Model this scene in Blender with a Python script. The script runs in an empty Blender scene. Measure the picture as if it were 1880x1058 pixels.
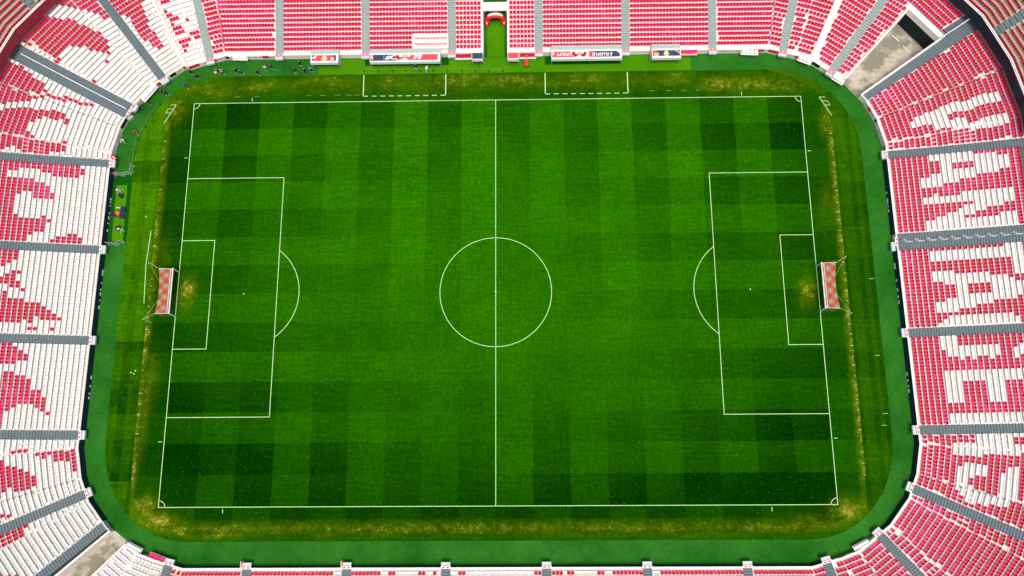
import bpy, math, random
from mathutils import Vector
PI = math.pi
sc = bpy.context.scene
# ---------------------------------------------------------------- camera, sky, sun, exposure
cam = bpy.data.cameras.new('camera'); co = bpy.data.objects.new('camera', cam); sc.collection.objects.link(co)
co.location = (4.9015, -30.2597, 132.2); co.rotation_euler = (0.2288919, 0.0179607, -0.0046586)
cam.sensor_width = 36; cam.lens = 1521.05 / 1880 * 36; cam.clip_end = 4000; cam.clip_start = 1
sc.camera = co
SUN_EL, SUN_AZ = 72.0, 170.0            # azimuth from +y (up in the picture) towards +x
w = bpy.data.worlds.new('World'); sc.world = w; w.use_nodes = True
sky = w.node_tree.nodes.new('ShaderNodeTexSky'); sky.sky_type = 'NISHITA'; sky.sun_disc = False
sky.sun_elevation = math.radians(SUN_EL); sky.sun_rotation = math.radians(SUN_AZ)
sky.air_density = 1.0; sky.dust_density = 6.0; sky.ozone_density = 1.0
bg = w.node_tree.nodes['Background']; w.node_tree.links.new(sky.outputs[0], bg.inputs[0]); bg.inputs[1].default_value = 0.10
sl = bpy.data.lights.new('sun', 'SUN'); so = bpy.data.objects.new('sun', sl); sc.collection.objects.link(so)
sl.energy = 1.4; sl.angle = math.radians(20); sl.color = (1, .96, .90)
az, el = math.radians(SUN_AZ), math.radians(SUN_EL)
so.rotation_euler = Vector((math.sin(az) * math.cos(el), math.cos(az) * math.cos(el), math.sin(el))).to_track_quat('Z', 'Y').to_euler()
vs = sc.view_settings; vs.view_transform = 'Standard'; vs.look = 'None'; vs.exposure = 0.48; vs.gamma = 1.0
# ---------------------------------------------------------------- plan of the bowl
SQ = [(65.4, 24.8), (64.4, 29.3), (62.8, 32.9), (59.6, 36.8), (54.6, 40.5), (51.9, 41.5), (47.4, 42.76)]
SCY = -0.14
SV = [(x, y + SCY) for x, y in SQ] + [(-x, y + SCY) for x, y in SQ[::-1]]
SV += [(-x, -y + SCY) for x, y in SQ] + [(x, -y + SCY) for x, y in SQ[::-1]]
NV = len(SV)
def _nrm(k):
    a, b = SV[k % NV], SV[(k + 1) % NV]
    dx, dy = b[0] - a[0], b[1] - a[1]; l = math.hypot(dx, dy)
    return (dy / l, -dx / l)
NRM = [_nrm(k) for k in range(NV)]
MIT = []
for k in range(NV):
    a, b = NRM[k - 1], NRM[k]
    mx, my = a[0] + b[0], a[1] + b[1]; l = math.hypot(mx, my); mx /= l; my /= l
    c = mx * b[0] + my * b[1]; MIT.append((mx / c, my / c))
def vert(k, D):
    k %= NV
    return (SV[k][0] + MIT[k][0] * D, SV[k][1] + MIT[k][1] * D)
ROW, FIRST = 0.815, 0.80              # tread depth, offset of the first row of seats
def zrow(n): return 1.08 + 0.17 * n + 0.0015 * n * n
def zsurf(D): return zrow(max(0.0, (D - FIRST) / ROW))
def L(x, y, deg, off=0.0):
    r = math.radians(deg); dx, dy = math.cos(r), math.sin(r)
    return (x - dy * off, y + dx * off, dx, dy)     # off > 0: to the left of the direction (counter-clockwise)
def cross(line, D):
    """where a boundary line meets the row at offset D -> (segment, point)"""
    px, py, dx, dy = line; best = None
    for k in range(NV):
        ax, ay = vert(k, D); bx, by = vert(k + 1, D)
        ex, ey = bx - ax, by - ay
        den = dx * ey - dy * ex
        if abs(den) < 1e-9: continue
        s = ((ax - px) * ey - (ay - py) * ex) / den
        t = ((ax - px) * dy - (ay - py) * dx) / den
        if -1e-7 <= t <= 1 + 1e-7 and s > -12:
            if best is None or abs(s) < abs(best[2]) : best = (k, (px + dx * s, py + dy * s), s)
    return best[0], best[1]
def rowline(A, B, D):
    """points from A to B (counter-clockwise) along offset D: [(x, y, seg normal index)]"""
    k0, p0 = cross(A, D); k1, p1 = cross(B, D)
    pts = [p0]; segs = [k0]; k = k0
    g = 0
    while k != k1 and g < NV:
        k = (k + 1) % NV; pts.append(vert(k, D)); segs.append(k); g += 1
    pts.append(p1)
    return pts, segs
# stairways: centre line and half width
AW = 0.72
ST = {
 'r1': L(65.5, 22.6, 0), 'r2': L(65.5, 7.45, 0), 'r3': L(65.5, -7.6, 0), 'r4': L(65.5, -22.85, 0),
 'r5': L(64.0, -31.8, -26.5), 'r6': L(58.4, -39.0, -51.5), 'b7': L(49.85, -43.1, -76),
 'tr': L(58.35, 38.75, 53), 'tq': L(49.9, 42.7, 77.3),
 't6': L(37.65, 42.4, 90), 't5': L(22.65, 42.4, 90), 't4': L(7.55, 42.4, 90),
 't3': L(-7.6, 42.4, 90), 't2': L(-22.65, 42.4, 90), 't1': L(-37.75, 42.4, 90),
 'tp': L(-50.1, 42.6, 102.8), 'l8': L(-58.45, 38.95, 127.6), 'l7': L(-63.35, 32.3, 153.9),
 'l1': L(-65.5, 22.6, 180), 'l2': L(-65.5, 7.4, 180), 'l3': L(-65.5, -7.8, 180), 'l4': L(-65.5, -22.9, 180),
 'l5': L(-64.0, -32.1, 205.5), 'l6': L(-60.45, -36.9, 223.3),
 'b0': L(-49.8, -43.2, 257), 'b1': L(-37.7, -43, 270), 'b2': L(-22.5, -43, 270), 'b3': L(-7.5, -43, 270),
 'b4': L(7.7, -43, 270), 'b5': L(22.8, -43, 270), 'b6': L(37.8, -43, 270)}
HW = {k: AW for k in ST}; HW['l7'] = 1.42; HW['r2'] = 1.42
def ed(k, s):
    x, y, dx, dy = ST[k]; o = HW[k] * s
    return (x - dy * o, y + dx * o, dx, dy)
G1 = L(59.96, 36.4, 46.6); G2 = L(61.78, 33.3, 33.2); G3 = L(-59.45, -37.6, 223.3 + 1.2); G4 = L(-56.3, -39.5, 228.5)
LOW = L(63.3, 32.55, 30.45); UPL = L(75.21, 43.27, 29.8)   # both sides of the stairway beside the gate
STRR = [L(55.1, 41.1, 65.6, -0.55), L(55.1, 41.1, 65.6, 0.55)]
STRL = [L(-54.4, 41.4, 117.3, -0.22), L(-54.4, 41.4, 117.3, 0.22)]
TW = [L(2.1, 42.4, 90), L(-2.1, 42.4, 90)]
# blocks: key, words, stand, line A, line B (counter-clockwise), first row, last row
BL = [
 ('R0', 'right stand above its top stairway', 'right', ed('r1', 1), LOW, 0, 25),
 ('T8', 'corner block beside the top right gate ramp', 'top', G1, ed('tr', -1), 0, 18),
 ('T8b', 'rows behind the top right gate', 'top', UPL, ed('tr', -1), 19, 26),
 ('T7b', 'block right of the top right stairway strip', 'top', ed('tr', 1), STRR[0], 0, 21),
 ('T7', 'block left of the pale strip in the top right corner', 'top', STRR[1], ed('tq', -1), 0, 16),
 ('T6', 'top stand block ending at the first bend right', 'top', ed('tq', 1), ed('t6', -1), 0, 18),
 ('T5', 'top stand block over the small navy-roofed dugout right', 'top', ed('t6', 1), ed('t5', -1), 0, 18),
 ('T4', 'top stand block over the right team dugout', 'top', ed('t5', 1), ed('t4', -1), 0, 18),
 ('T3', 'narrow block right of the players tunnel', 'top', ed('t4', 1), (2.45, 42.4, 0.0, 1.0), 0, 18),
 ('T2', 'narrow block left of the players tunnel', 'top', (-2.45, 42.4, 0.0, 1.0), ed('t3', -1), 0, 18),
 ('T1', 'top stand block over the left team dugout', 'top', ed('t3', 1), ed('t2', -1), 0, 18),
 ('T0', 'top stand block over the small red-roofed dugout left', 'top', ed('t2', 1), ed('t1', -1), 0, 18),
 ('TA', 'top stand block ending at the first bend left', 'top', ed('t1', 1), ed('tp', -1), 0, 18),
 ('TB', 'block right of the thin strip in the top left corner', 'top', ed('tp', 1), STRL[0], 0, 16),
 ('L9', 'block left of the thin strip in the top left corner', 'left', STRL[1], ed('l8', -1), 0, 22),
 ('L8', 'top left corner block above the double stairway', 'left', ed('l8', 1), ed('l7', -1), 0, 25),
 ('L0', 'left stand block under the double stairway', 'left', ed('l7', 1), ed('l1', -1), 0, 25),
 ('L1', 'first straight block from the top of the left stand', 'left', ed('l1', 1), ed('l2', -1), 0, 21),
 ('L2', 'second straight block from the top of the left stand', 'left', ed('l2', 1), ed('l3', -1), 0, 20),
 ('L3', 'third straight block from the top of the left stand', 'left', ed('l3', 1), ed('l4', -1), 0, 19),
 ('L4', 'bending block above the bottom left diagonal stairway', 'left', ed('l4', 1), ed('l5', -1), 0, 18),
 ('L5', 'bottom left block beside the gate stairway', 'left', ed('l5', 1), ed('l6', -1), 0, 17),
 ('B0', 'bottom left block right of the gate ramp', 'bottom', G4, ed('b0', -1), 0, 9),
 ('B1', 'bottom stand block at the first bend left', 'bottom', ed('b0', 1), ed('b1', -1), 0, 8),
 ('B2', 'second bottom stand block from the left', 'bottom', ed('b1', 1), ed('b2', -1), 0, 8),
 ('B3', 'third bottom stand block from the left', 'bottom', ed('b2', 1), ed('b3', -1), 0, 8),
 ('B4', 'middle bottom stand block', 'bottom', ed('b3', 1), ed('b4', -1), 0, 8),
 ('B5', 'third bottom stand block from the right', 'bottom', ed('b4', 1), ed('b5', -1), 0, 8),
 ('B6', 'second bottom stand block from the right', 'bottom', ed('b5', 1), ed('b6', -1), 0, 8),
 ('B7', 'bottom stand block at the first bend right', 'bottom', ed('b6', 1), ed('b7', -1), 0, 8),
 ('B8', 'bottom right block left of the diagonal stairway', 'bottom', ed('b7', 1), ed('r6', -1), 0, 10),
 ('R5', 'bottom right corner block between two diagonal stairways', 'right', ed('r6', 1), ed('r5', -1), 0, 20),
 ('R4', 'bending block above the bottom right diagonal stairway', 'right', ed('r5', 1), ed('r4', -1), 0, 21),
 ('R3', 'third straight block from the top of the right stand', 'right', ed('r4', 1), ed('r3', -1), 0, 21),
 ('R2', 'second straight block from the top of the right stand', 'right', ed('r3', 1), ed('r2', -1), 0, 21),
 ('R1', 'first straight block from the top of the right stand', 'right', ed('r2', 1), ed('r1', -1), 0, 22)]
PITCH = 0.551
def seats_of(bi):
    """[(row, index, x, y, z, nx, ny)] for one block"""
    key, words, stand, A, B, n0, n1 = BL[bi]
    rnd = random.Random(100 + bi); out = []
    straight = key in ('L1', 'L2', 'L3', 'R1', 'R2', 'R3', 'T5', 'T4', 'T3', 'T2', 'T1', 'T0', 'B2', 'B3', 'B4', 'B5', 'B6')
    for n in range(n0, n1 + 1):
        pts, segs = rowline(A, B, FIRST + ROW * n); i = 0
        for j, k in enumerate(segs):
            (ax, ay), (bx, by) = pts[j], pts[j + 1]
            l = math.hypot(bx - ax, by - ay)
            m0 = 0.03; use = l - 2 * m0
            c = int(use / PITCH + 0.06)
            if c < 1: continue
            step = PITCH; start = m0 + (use - c * PITCH) / 2
            if straight or rnd.random() < 0.35: step = use / c; start = m0
            elif rnd.random() < 0.5: start = m0 + (use - c * PITCH) * rnd.choice((0, 1))
            nx, ny = NRM[k]
            for q in range(c):
                t = (start + step * (q + 0.5)) / l
                x, y = ax + (bx - ax) * t, ay + (by - ay) * t
                i += 1
                if key == 'T1' and n <= 2 and -14.4 < x < -8.0: continue
                out.append((n, i - 1, x, y, zrow(n), nx, ny))
    return out
CAM = (4.901489853923852, -30.25970077692908, 132.19987648113846, 0.22889192713579185, 0.017960660211193497, -0.0046586175009335545, 1521.0527974688707)
def _rot():
    rx, ry, rz = CAM[3:6]
    cx, sx, cy, sy, cz, sz = math.cos(rx), math.sin(rx), math.cos(ry), math.sin(ry), math.cos(rz), math.sin(rz)
    return [[cz * cy, cz * sy * sx - sz * cx, cz * sy * cx + sz * sx],
            [sz * cy, sz * sy * sx + cz * cx, sz * sy * cx - cz * sx],
            [-sy, cy * sx, cy * cx]]
_R = _rot()
def project(x, y, z):
    d = (x - CAM[0], y - CAM[1], z - CAM[2])
    c = [sum(d[i] * _R[i][j] for i in range(3)) for j in range(3)]
    return 940 + CAM[6] * c[0] / -c[2], 529 - CAM[6] * c[1] / -c[2]
MAPS = {
 'R0': '1 1 1 1 1 162= 163< 163< 164= 156= 156= 157> 14323> 14323> 14323? 13243@ 14243@ 14243@ 14343A 14343A 14343A 14343C 1 1 1 1',
 'TB': '0 0 0411 0321 1 135 0431 0431 021311 0431 0621 0711 0 0631 0722 0 0',
 'L9': '0 0 0 0 0 0223 0232 0232 0341 0441 0441 0351 0351 0352 0361 019 019 047 065 092 0 0 0',
 'L8': '0 0 0 0 0 0 0 0 0?1 0817 061: 0539 0459 0568 0568 0677 124852 125>1 135=1 144=1 164=1 175;1 0265; 0455;1 0645; 08B1',
 'L0': '0 0 0 0 0 0 11@ 011? 021<31 02152631 02142731 0223374 0313374 0414274 0414355 031114436 0253=1 0262<2 0282=1 01:2= 01:2<1 1=2;1 01>275 01>22: 01>? 019D',
 'L1': '0 0 0 0F2 012B3 14A3 14B2 14B2 14C1 1452616 1344553 1335643 1245652 123487 123487 123568 132C 132C 1 1 1 1',
 'L2': '0 0 0 0 0 0C14 0B2211 0A34 0@44 0?4311 0?6111 0?54 0;1273 06122373 1335373 1433293 1532> 1532> 1532> 1532> 1532>',
 'L3': '0 0 0 0 0 0C14 0?45 0=56 0=47 0:77 032487 023496 0152;5 162@ 16B 16B 16B 16B 16B 16B',
 'L4': '0265 0238 0239 023: 031< 032< 031= 0935 021556 021466 031376 0768 05961 0C11 0C12 0C22 0D13 0D13 0D14',
 'L5': '0 0 0 0 0 0 0 0 0 0 11: 13: 13: 13: 13; 0;12 0:13 0:15',
 'B0': '0 0 0 0 0 0 0 0 0 0',
 'B2': '1F2 1 1 1 1 1 1 1 1',
 'B3': '182262211 1 1 1 1 1 1 1 1',
 'B4': '022B2 0 0 0 0 0 0 0 0',
 'B5': '13126228 1 1 1 1 1 1 1 1',
 'B6': '02F 1 1 1 1 1 1 1 1',
 'R4': '1 1 1 1 1 1<32 136332 128232 11424232 1134326 1234335 123;5 132;5 13855 14:35 1693321 1C221 1 1 1 1 1',
 'R3': '1 1 1 1 1 033964 033946 033946 0393343 0393433 0393343 0393433 0339433 0339343 0339433 0393: 0393: 0393334 0393433 0393433 0393433 1',
 'R2': '1 1 1 1 1 013363331 022363331 031444331 031444331 032:431 032:431 032433431 033333431 033333431 033333431 0347531 0347531 0347531 025664 18429 15729 1',
 'R1': '1 1 1 1 1 0352337 0352337 04432442 04423442 053249 053249 06224423 0313134323 0313134323 03264323 0326561 0335561 0335561 0425561 0434642 0434642 1 1',
}
# ---------------------------------------------------------------- materials
def nt(m):
    m.use_nodes = True; t = m.node_tree; t.nodes.clear()
    o = t.nodes.new('ShaderNodeOutputMaterial'); b = t.nodes.new('ShaderNodeBsdfPrincipled')
    t.links.new(b.outputs[0], o.inputs[0]); return t, b
def N(t, kind, **kw):
    n = t.nodes.new(kind)
    for k, v in kw.items():
        if k.startswith('i_'):
            n.inputs[int(k[2:])].default_value = v
        else: setattr(n, k, v)
    return n
def math_node(t, op, a, b=None, clamp=False):
    n = t.nodes.new('ShaderNodeMath'); n.operation = op; n.use_clamp = clamp
    for i, v in enumerate((a, b)):
        if v is None: continue
        if isinstance(v, (int, float)): n.inputs[i].default_value = v
        else: t.links.new(v, n.inputs[i])
    return n.outputs[0]
def mix(t, f, a, b, mode='MIX'):
    n = t.nodes.new('ShaderNodeMix'); n.data_type = 'RGBA'; n.blend_type = mode
    for sock, v in ((n.inputs[0], f), (n.inputs[6], a), (n.inputs[7], b)):
        if isinstance(v, (int, float)): sock.default_value = v
        elif isinstance(v, tuple): sock.default_value = (*v, 1) if len(v) == 3 else v
        else: t.links.new(v, sock)
    return n.outputs[2]
def noise(t, scale, detail=3, rough=0.6, vec=None, stretch=None):
    tc = t.nodes.new('ShaderNodeTexCoord'); src = tc.outputs['Object']
    if stretch:
        mp = t.nodes.new('ShaderNodeMapping'); mp.inputs['Scale'].default_value = stretch
        t.links.new(src, mp.inputs[0]); src = mp.outputs[0]
    n = t.nodes.new('ShaderNodeTexNoise'); n.inputs['Scale'].default_value = scale
    n.inputs['Detail'].default_value = detail; n.inputs['Roughness'].default_value = rough
    t.links.new(src, n.inputs['Vector']); return n.outputs['Fac']
def ramp(t, f, p0, p1, v0=0.0, v1=1.0):
    n = t.nodes.new('ShaderNodeMapRange'); n.inputs[1].default_value = p0; n.inputs[2].default_value = p1
    n.inputs[3].default_value = v0; n.inputs[4].default_value = v1
    t.links.new(f, n.inputs[0]); return n.outputs[0]
MATS = {}
def mat(name, col, rough=0.7, var=0.12, scale=3.0, spec=0.3, metal=0.0, bump=0.0, col2=None, dirt=0.0):
    if name in MATS: return MATS[name]
    m = bpy.data.materials.new(name); t, b = nt(m)
    f = noise(t, scale, 4)
    a = tuple(c * (1 - var) for c in col); c2 = tuple(min(1, c * (1 + var)) for c in (col2 or col))
    c = mix(t, ramp(t, f, 0.3, 0.7), a, c2)
    if dirt:
        g = noise(t, 0.55, 6, 0.7); c = mix(t, ramp(t, g, 0.52, 0.75, 0, dirt), c, tuple(x * 0.45 for x in col))
    t.links.new(c, b.inputs['Base Color'])
    b.inputs['Roughness'].default_value = rough; b.inputs['Metallic'].default_value = metal
    b.inputs['Specular IOR Level'].default_value = spec
    if bump:
        bn = t.nodes.new('ShaderNodeBump'); bn.inputs['Strength'].default_value = bump
        t.links.new(noise(t, scale * 8, 3), bn.inputs['Height']); t.links.new(bn.outputs[0], b.inputs['Normal'])
    MATS[name] = m; return m
WHITE = mat('white_paint', (.78, .78, .76), .5, .05)
CREAM = mat('cream_concrete', (.84, .77, .70), .85, .08, 1.5, dirt=.15)
CONC = mat('pale_concrete', (.72, .69, .61), .9, .08, 1.2, dirt=.25)
CONC_LIT = mat('lit_pink_concrete', (.88, .78, .72), .9, .06, 1.2, dirt=.1)  # same concrete with the top stand's brighter, pinker light put into its colour
SLATE = mat('slate_stair_paint', (.13, .175, .19), .8, .12, 2.0, dirt=.2)
SLATE_T = mat('pale_grey_green_stair', (.30, .37, .34), .8, .08, 2.0, dirt=.15)  # paler, greener tone for the stairs of the top stand
NOSE = mat('stair_nosing', (.11, .145, .16), .8, .1)
NOSE_T = mat('stair_nosing_pale', (.25, .31, .29), .8, .1)
NAVY = mat('navy_vinyl', (.004, .016, .035), .5, .15)
NAVYR = mat('navy_roof_vinyl', (.035, .055, .085), .6, .15)
REDV = mat('red_vinyl', (.75, .02, .03), .5, .06)
CORAL = mat('coral_red_vinyl', (.78, .07, .07), .6, .06)
PINKV = mat('pink_vinyl', (.85, .42, .42), .6, .06)
RED = mat('red_seat_plastic', (.60, .002, .070), .7, .12, 1.2)
RED2 = mat('sun_faded_red_seat_plastic', (.72, .02, .16), .7, .12, 1.2)
RED3 = mat('deep_red_seat_plastic', (.55, .002, .035), .7, .1, 1.2)
WSEAT = mat('white_seat_plastic', (.90, .90, .87), .45, .03, 1.2)
WSEAT2 = mat('aged_white_seat_plastic', (.84, .83, .78), .5, .04, 1.2)
BLACK = mat('black_rubber', (.012, .012, .014), .6)
DARK = mat('dark_opening', (.006, .012, .016), .8)
GREYM = mat('grey_metal', (.33, .35, .36), .45, .08, metal=.3)
GLASSY = mat('translucent_canopy_plastic', (.44, .54, .48), .35, .06)
YEL = mat('yellow_vinyl', (.80, .62, .16), .6)
MAROON = mat('maroon_vinyl', (.30, .02, .04), .6)
ORANGE = mat('orange_plastic', (.85, .13, .01), .5)
SKIN = mat('skin', (.52, .30, .20), .6, .05)
def carpet(name, c, c2):
    m = bpy.data.materials.new(name); t, b = nt(m)
    f = noise(t, .10, 6, .7); g = noise(t, 2.2, 4, .75)
    q = mix(t, ramp(t, f, .35, .65), c, c2)
    q = mix(t, 1.0, q, mix(t, ramp(t, g, .3, .7), (.82, .82, .82), (1.2, 1.2, 1.2)), 'MULTIPLY')
    t.links.new(q, b.inputs['Base Color']); b.inputs['Roughness'].default_value = .95
    b.inputs['Specular IOR Level'].default_value = 0
    MATS[name] = m; return m
TRACK = carpet('artificial_turf', (.011, .100, .007), (.030, .170, .018))
MATL = carpet('light_artificial_turf', (.045, .20, .002), (.07, .24, .003))
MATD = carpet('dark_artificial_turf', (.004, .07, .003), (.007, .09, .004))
def grass(name, dark, light, fringe):
    """mown grass: each cell tone holds mown bands and, on the pitch, painted vignette and sheen, dry patches where the turf is worn"""
    m = bpy.data.materials.new(name); t, b = nt(m)
    at = t.nodes.new('ShaderNodeAttribute'); at.attribute_name = 'mow_light'
    sp = t.nodes.new('ShaderNodeSeparateColor'); t.links.new(at.outputs['Color'], sp.inputs[0])
    tone, dry = sp.outputs[0], sp.outputs[1]
    q = mix(t, tone, dark, light)
    fine = noise(t, 1.9, 4, .85); tuft = noise(t, 1.0, 4, .7, stretch=(.25, 2.2, 1)); tuft2 = noise(t, 1.0, 4, .7, stretch=(2.0, .3, 1))
    big = noise(t, .07, 3, .6)
    q = mix(t, 1.0, q, mix(t, ramp(t, fine, .3, .7), (.55, .66, .6), (1.45, 1.34, 1.4)), 'MULTIPLY')
    q = mix(t, 1.0, q, mix(t, ramp(t, tuft, .35, .65), (.80, .85, .8), (1.22, 1.17, 1.1)), 'MULTIPLY')
    q = mix(t, 1.0, q, mix(t, ramp(t, tuft2, .35, .65), (.88, .90, .95), (1.13, 1.11, 1.05)), 'MULTIPLY')
    q = mix(t, 1.0, q, mix(t, ramp(t, big, .35, .65), (.82, .9, .9), (1.2, 1.1, 1.0)), 'MULTIPLY')
    # yellow fringe along the sewn edge of the turf
    tc = t.nodes.new('ShaderNodeTexCoord'); sx = t.nodes.new('ShaderNodeSeparateXYZ'); t.links.new(tc.outputs['Object'], sx.inputs[0])
    wear = noise(t, 1.7, 5, .8)
    if fringe:
        ax = math_node(t, 'ABSOLUTE', sx.outputs[0]); dx = math_node(t, 'ABSOLUTE', math_node(t, 'SUBTRACT', ax, 57.1))
        e1 = math_node(t, 'SUBTRACT', 1.0, math_node(t, 'MULTIPLY', dx, .85), True)
        dy = math_node(t, 'ABSOLUTE', math_node(t, 'ADD', sx.outputs[1], 37.3))
        e2 = math_node(t, 'SUBTRACT', 1.0, math_node(t, 'MULTIPLY', dy, .62), True)
        e = math_node(t, 'MAXIMUM', math_node(t, 'MULTIPLY', e1, .42), math_node(t, 'MULTIPLY', e2, .29))
        dryt = math_node(t, 'MAXIMUM', e, dry)
    else: dryt = dry
    patch = noise(t, .55, 6, .75)
    dryt = math_node(t, 'MULTIPLY', dryt, ramp(t, patch, .36, .62, .22, 1.35))
    k = math_node(t, 'ADD', math_node(t, 'MULTIPLY', wear, 7.0), math_node(t, 'SUBTRACT', math_node(t, 'MULTIPLY', dryt, 2.2), 4.35))
    k = math_node(t, 'MULTIPLY', k, math_node(t, 'MULTIPLY', dryt, 4.0, True), True)
    ol = mix(t, ramp(t, fine, .3, .7), (.075, .135, .001), (.150, .215, .001))
    q2 = mix(t, math_node(t, 'MULTIPLY', dryt, 1.7, True), q, ol)
    straw = mix(t, ramp(t, fine, .35, .65), (.20, .17, .008), (.52, .40, .09))
    q = mix(t, math_node(t, 'MULTIPLY', k, .9, True), q2, straw)
    # clippings and divots
    vo = t.nodes.new('ShaderNodeTexVoronoi'); vo.inputs['Scale'].default_value = .9; t.links.new(tc.outputs['Object'], vo.inputs['Vector'])
    spk = math_node(t, 'MULTIPLY', math_node(t, 'LESS_THAN', vo.outputs['Distance'], .075), math_node(t, 'GREATER_THAN', noise(t, .45, 2), .50))
    q = mix(t, math_node(t, 'MULTIPLY', spk, .22), q, (.12, .28, .04))
    sp2 = noise(t, 2.6, 2, .5); q = mix(t, ramp(t, sp2, .62, .75, 0, .25), q, (.07, .26, .01))
    t.links.new(q, b.inputs['Base Color']); b.inputs['Roughness'].default_value = 1; b.inputs['Specular IOR Level'].default_value = 0
    bn = t.nodes.new('ShaderNodeBump'); bn.inputs['Strength'].default_value = .25; bn.inputs['Distance'].default_value = .03
    t.links.new(fine, bn.inputs['Height']); t.links.new(bn.outputs[0], b.inputs['Normal'])
    MATS[name] = m; return m
GRASS = grass('mown_grass', (.0008, .026, .0003), (.0215, .155, .0003), True)
TURF = grass('surround_turf', (.002, .040, .0005), (.060, .215, .0008), False)
LINE = mat('line_paint', (.50, .74, .36), .8, .12, 6.0)
def floor_mat():
    m = bpy.data.materials.new('stained_concrete_floor'); t, b = nt(m)
    a = noise(t, .22, 5, .65); c = noise(t, 1.4, 5, .7)
    q = mix(t, ramp(t, a, .46, .56), (.50, .455, .37), (.22, .215, .155))
    q = mix(t, ramp(t, c, .5, .68, 0, .55), q, (.20, .17, .11))
    t.links.new(q, b.inputs['Base Color']); b.inputs['Roughness'].default_value = .9
    MATS['floor'] = m; return m
FLOOR = floor_mat()
# ---------------------------------------------------------------- mesh helpers
COL = bpy.context.scene.collection
class MB:
    def __init__(s): s.v = []; s.f = []; s.m = []
    def poly(s, pts, m=0):
        i = len(s.v); s.v += [tuple(p) for p in pts]; s.f.append(tuple(range(i, i + len(pts)))); s.m.append(m)
    def prism(s, pts, z0, z1, m=0, mt=None):
        """pts counter-clockwise 2D; z0/z1 numbers or lists per point"""
        n = len(pts); Z0 = z0 if isinstance(z0, list) else [z0] * n; Z1 = z1 if isinstance(z1, list) else [z1] * n
        i = len(s.v); s.v += [(p[0], p[1], Z0[j]) for j, p in enumerate(pts)] + [(p[0], p[1], Z1[j]) for j, p in enumerate(pts)]
        s.f.append(tuple(range(i + n, i + 2 * n))); s.m.append(m if mt is None else mt)
        s.f.append(tuple(range(i + n - 1, i - 1, -1))); s.m.append(m)
        for j in range(n):
            k = (j + 1) % n; s.f.append((i + j, i + k, i + n + k, i + n + j)); s.m.append(m)
    def box(s, x0, x1, y0, y1, z0, z1, m=0): s.prism([(x0, y0), (x1, y0), (x1, y1), (x0, y1)], z0, z1, m)
    def bar(s, a, b, r, m=0, n=6):
        a = Vector(a); b = Vector(b); d = (b - a).normalized()
        u = d.orthogonal().normalized(); w = d.cross(u); i = len(s.v)
        for p in (a, b):
            for j in range(n):
                q = p + u * (r * math.cos(2 * PI * j / n)) + w * (r * math.sin(2 * PI * j / n)); s.v.append(tuple(q))
        for j in range(n):
            k = (j + 1) % n; s.f.append((i + j, i + k, i + n + k, i + n + j)); s.m.append(m)
        s.f.append(tuple(range(i + n - 1, i - 1, -1))); s.m.append(m); s.f.append(tuple(range(i + n, i + 2 * n))); s.m.append(m)
    def build(s, name, mats, parent=None, loc=(0, 0, 0), rz=0.0):
        me = bpy.data.meshes.new(name); me.from_pydata(s.v, [], s.f)
        for m in (mats if isinstance(mats, (list, tuple)) else [mats]): me.materials.append(m)
        me.polygons.foreach_set('material_index', s.m); me.update()
        o = bpy.data.objects.new(name, me); COL.objects.link(o); o.parent = parent
        o.location = loc; o.rotation_euler = (0, 0, rz); return o
def tag(o, label, cat, group=None, kind=None):
    if label: o['label'] = label
    if cat: o['category'] = cat
    if group: o['group'] = group
    if kind: o['kind'] = kind
    return o
def thing(name, label, cat, loc=(0, 0, 0), rz=0.0, group=None):
    o = bpy.data.objects.new(name, None); COL.objects.link(o); o.location = loc; o.rotation_euler = (0, 0, rz)
    o.empty_display_size = .3; return tag(o, label, cat, group)
def copy_tree(o, parent=None):
    c = o.copy(); COL.objects.link(c); c.parent = parent
    for ch in [x for x in bpy.data.objects if x.parent == o]: copy_tree(ch, c)
    return c
def disc(cx, cy, r, n=40, a0=0.0, a1=2 * PI): return [(cx + r * math.cos(a0 + (a1 - a0) * i / n), cy + r * math.sin(a0 + (a1 - a0) * i / n)) for i in range(n)]
def clip(poly, cl):
    out = poly
    for i in range(len(cl)):
        a, b = cl[i], cl[(i + 1) % len(cl)]; inp = out; out = []
        if not inp: break
        def side(p): return (b[0] - a[0]) * (p[1] - a[1]) - (b[1] - a[1]) * (p[0] - a[0])
        for j in range(len(inp)):
            p, q = inp[j], inp[(j + 1) % len(inp)]; sp, sq = side(p), side(q)
            if sp >= 0: out.append(p)
            if (sp >= 0) != (sq >= 0):
                t = sp / (sp - sq); out.append((p[0] + (q[0] - p[0]) * t, p[1] + (q[1] - p[1]) * t))
    return out
def text_mesh(name, body, size, loc, rot, m, parent=None, ext=.012, shear=0.0, sx=1.0):
    c = bpy.data.curves.new(name, 'FONT'); c.body = body; c.size = size; c.extrude = ext; c.align_x = 'CENTER'; c.align_y = 'CENTER'
    c.shear = shear; c.offset = size * .03
    o = bpy.data.objects.new(name, c); COL.objects.link(o)
    dg = bpy.context.evaluated_depsgraph_get(); me = bpy.data.meshes.new_from_object(o.evaluated_get(dg))
    bpy.data.objects.remove(o)
    me.materials.clear(); me.materials.append(m)
    q = bpy.data.objects.new(name, me); COL.objects.link(q); q.parent = parent; q.location = loc; q.rotation_euler = rot; q.scale = (sx, 1, 1)
    return q
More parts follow.
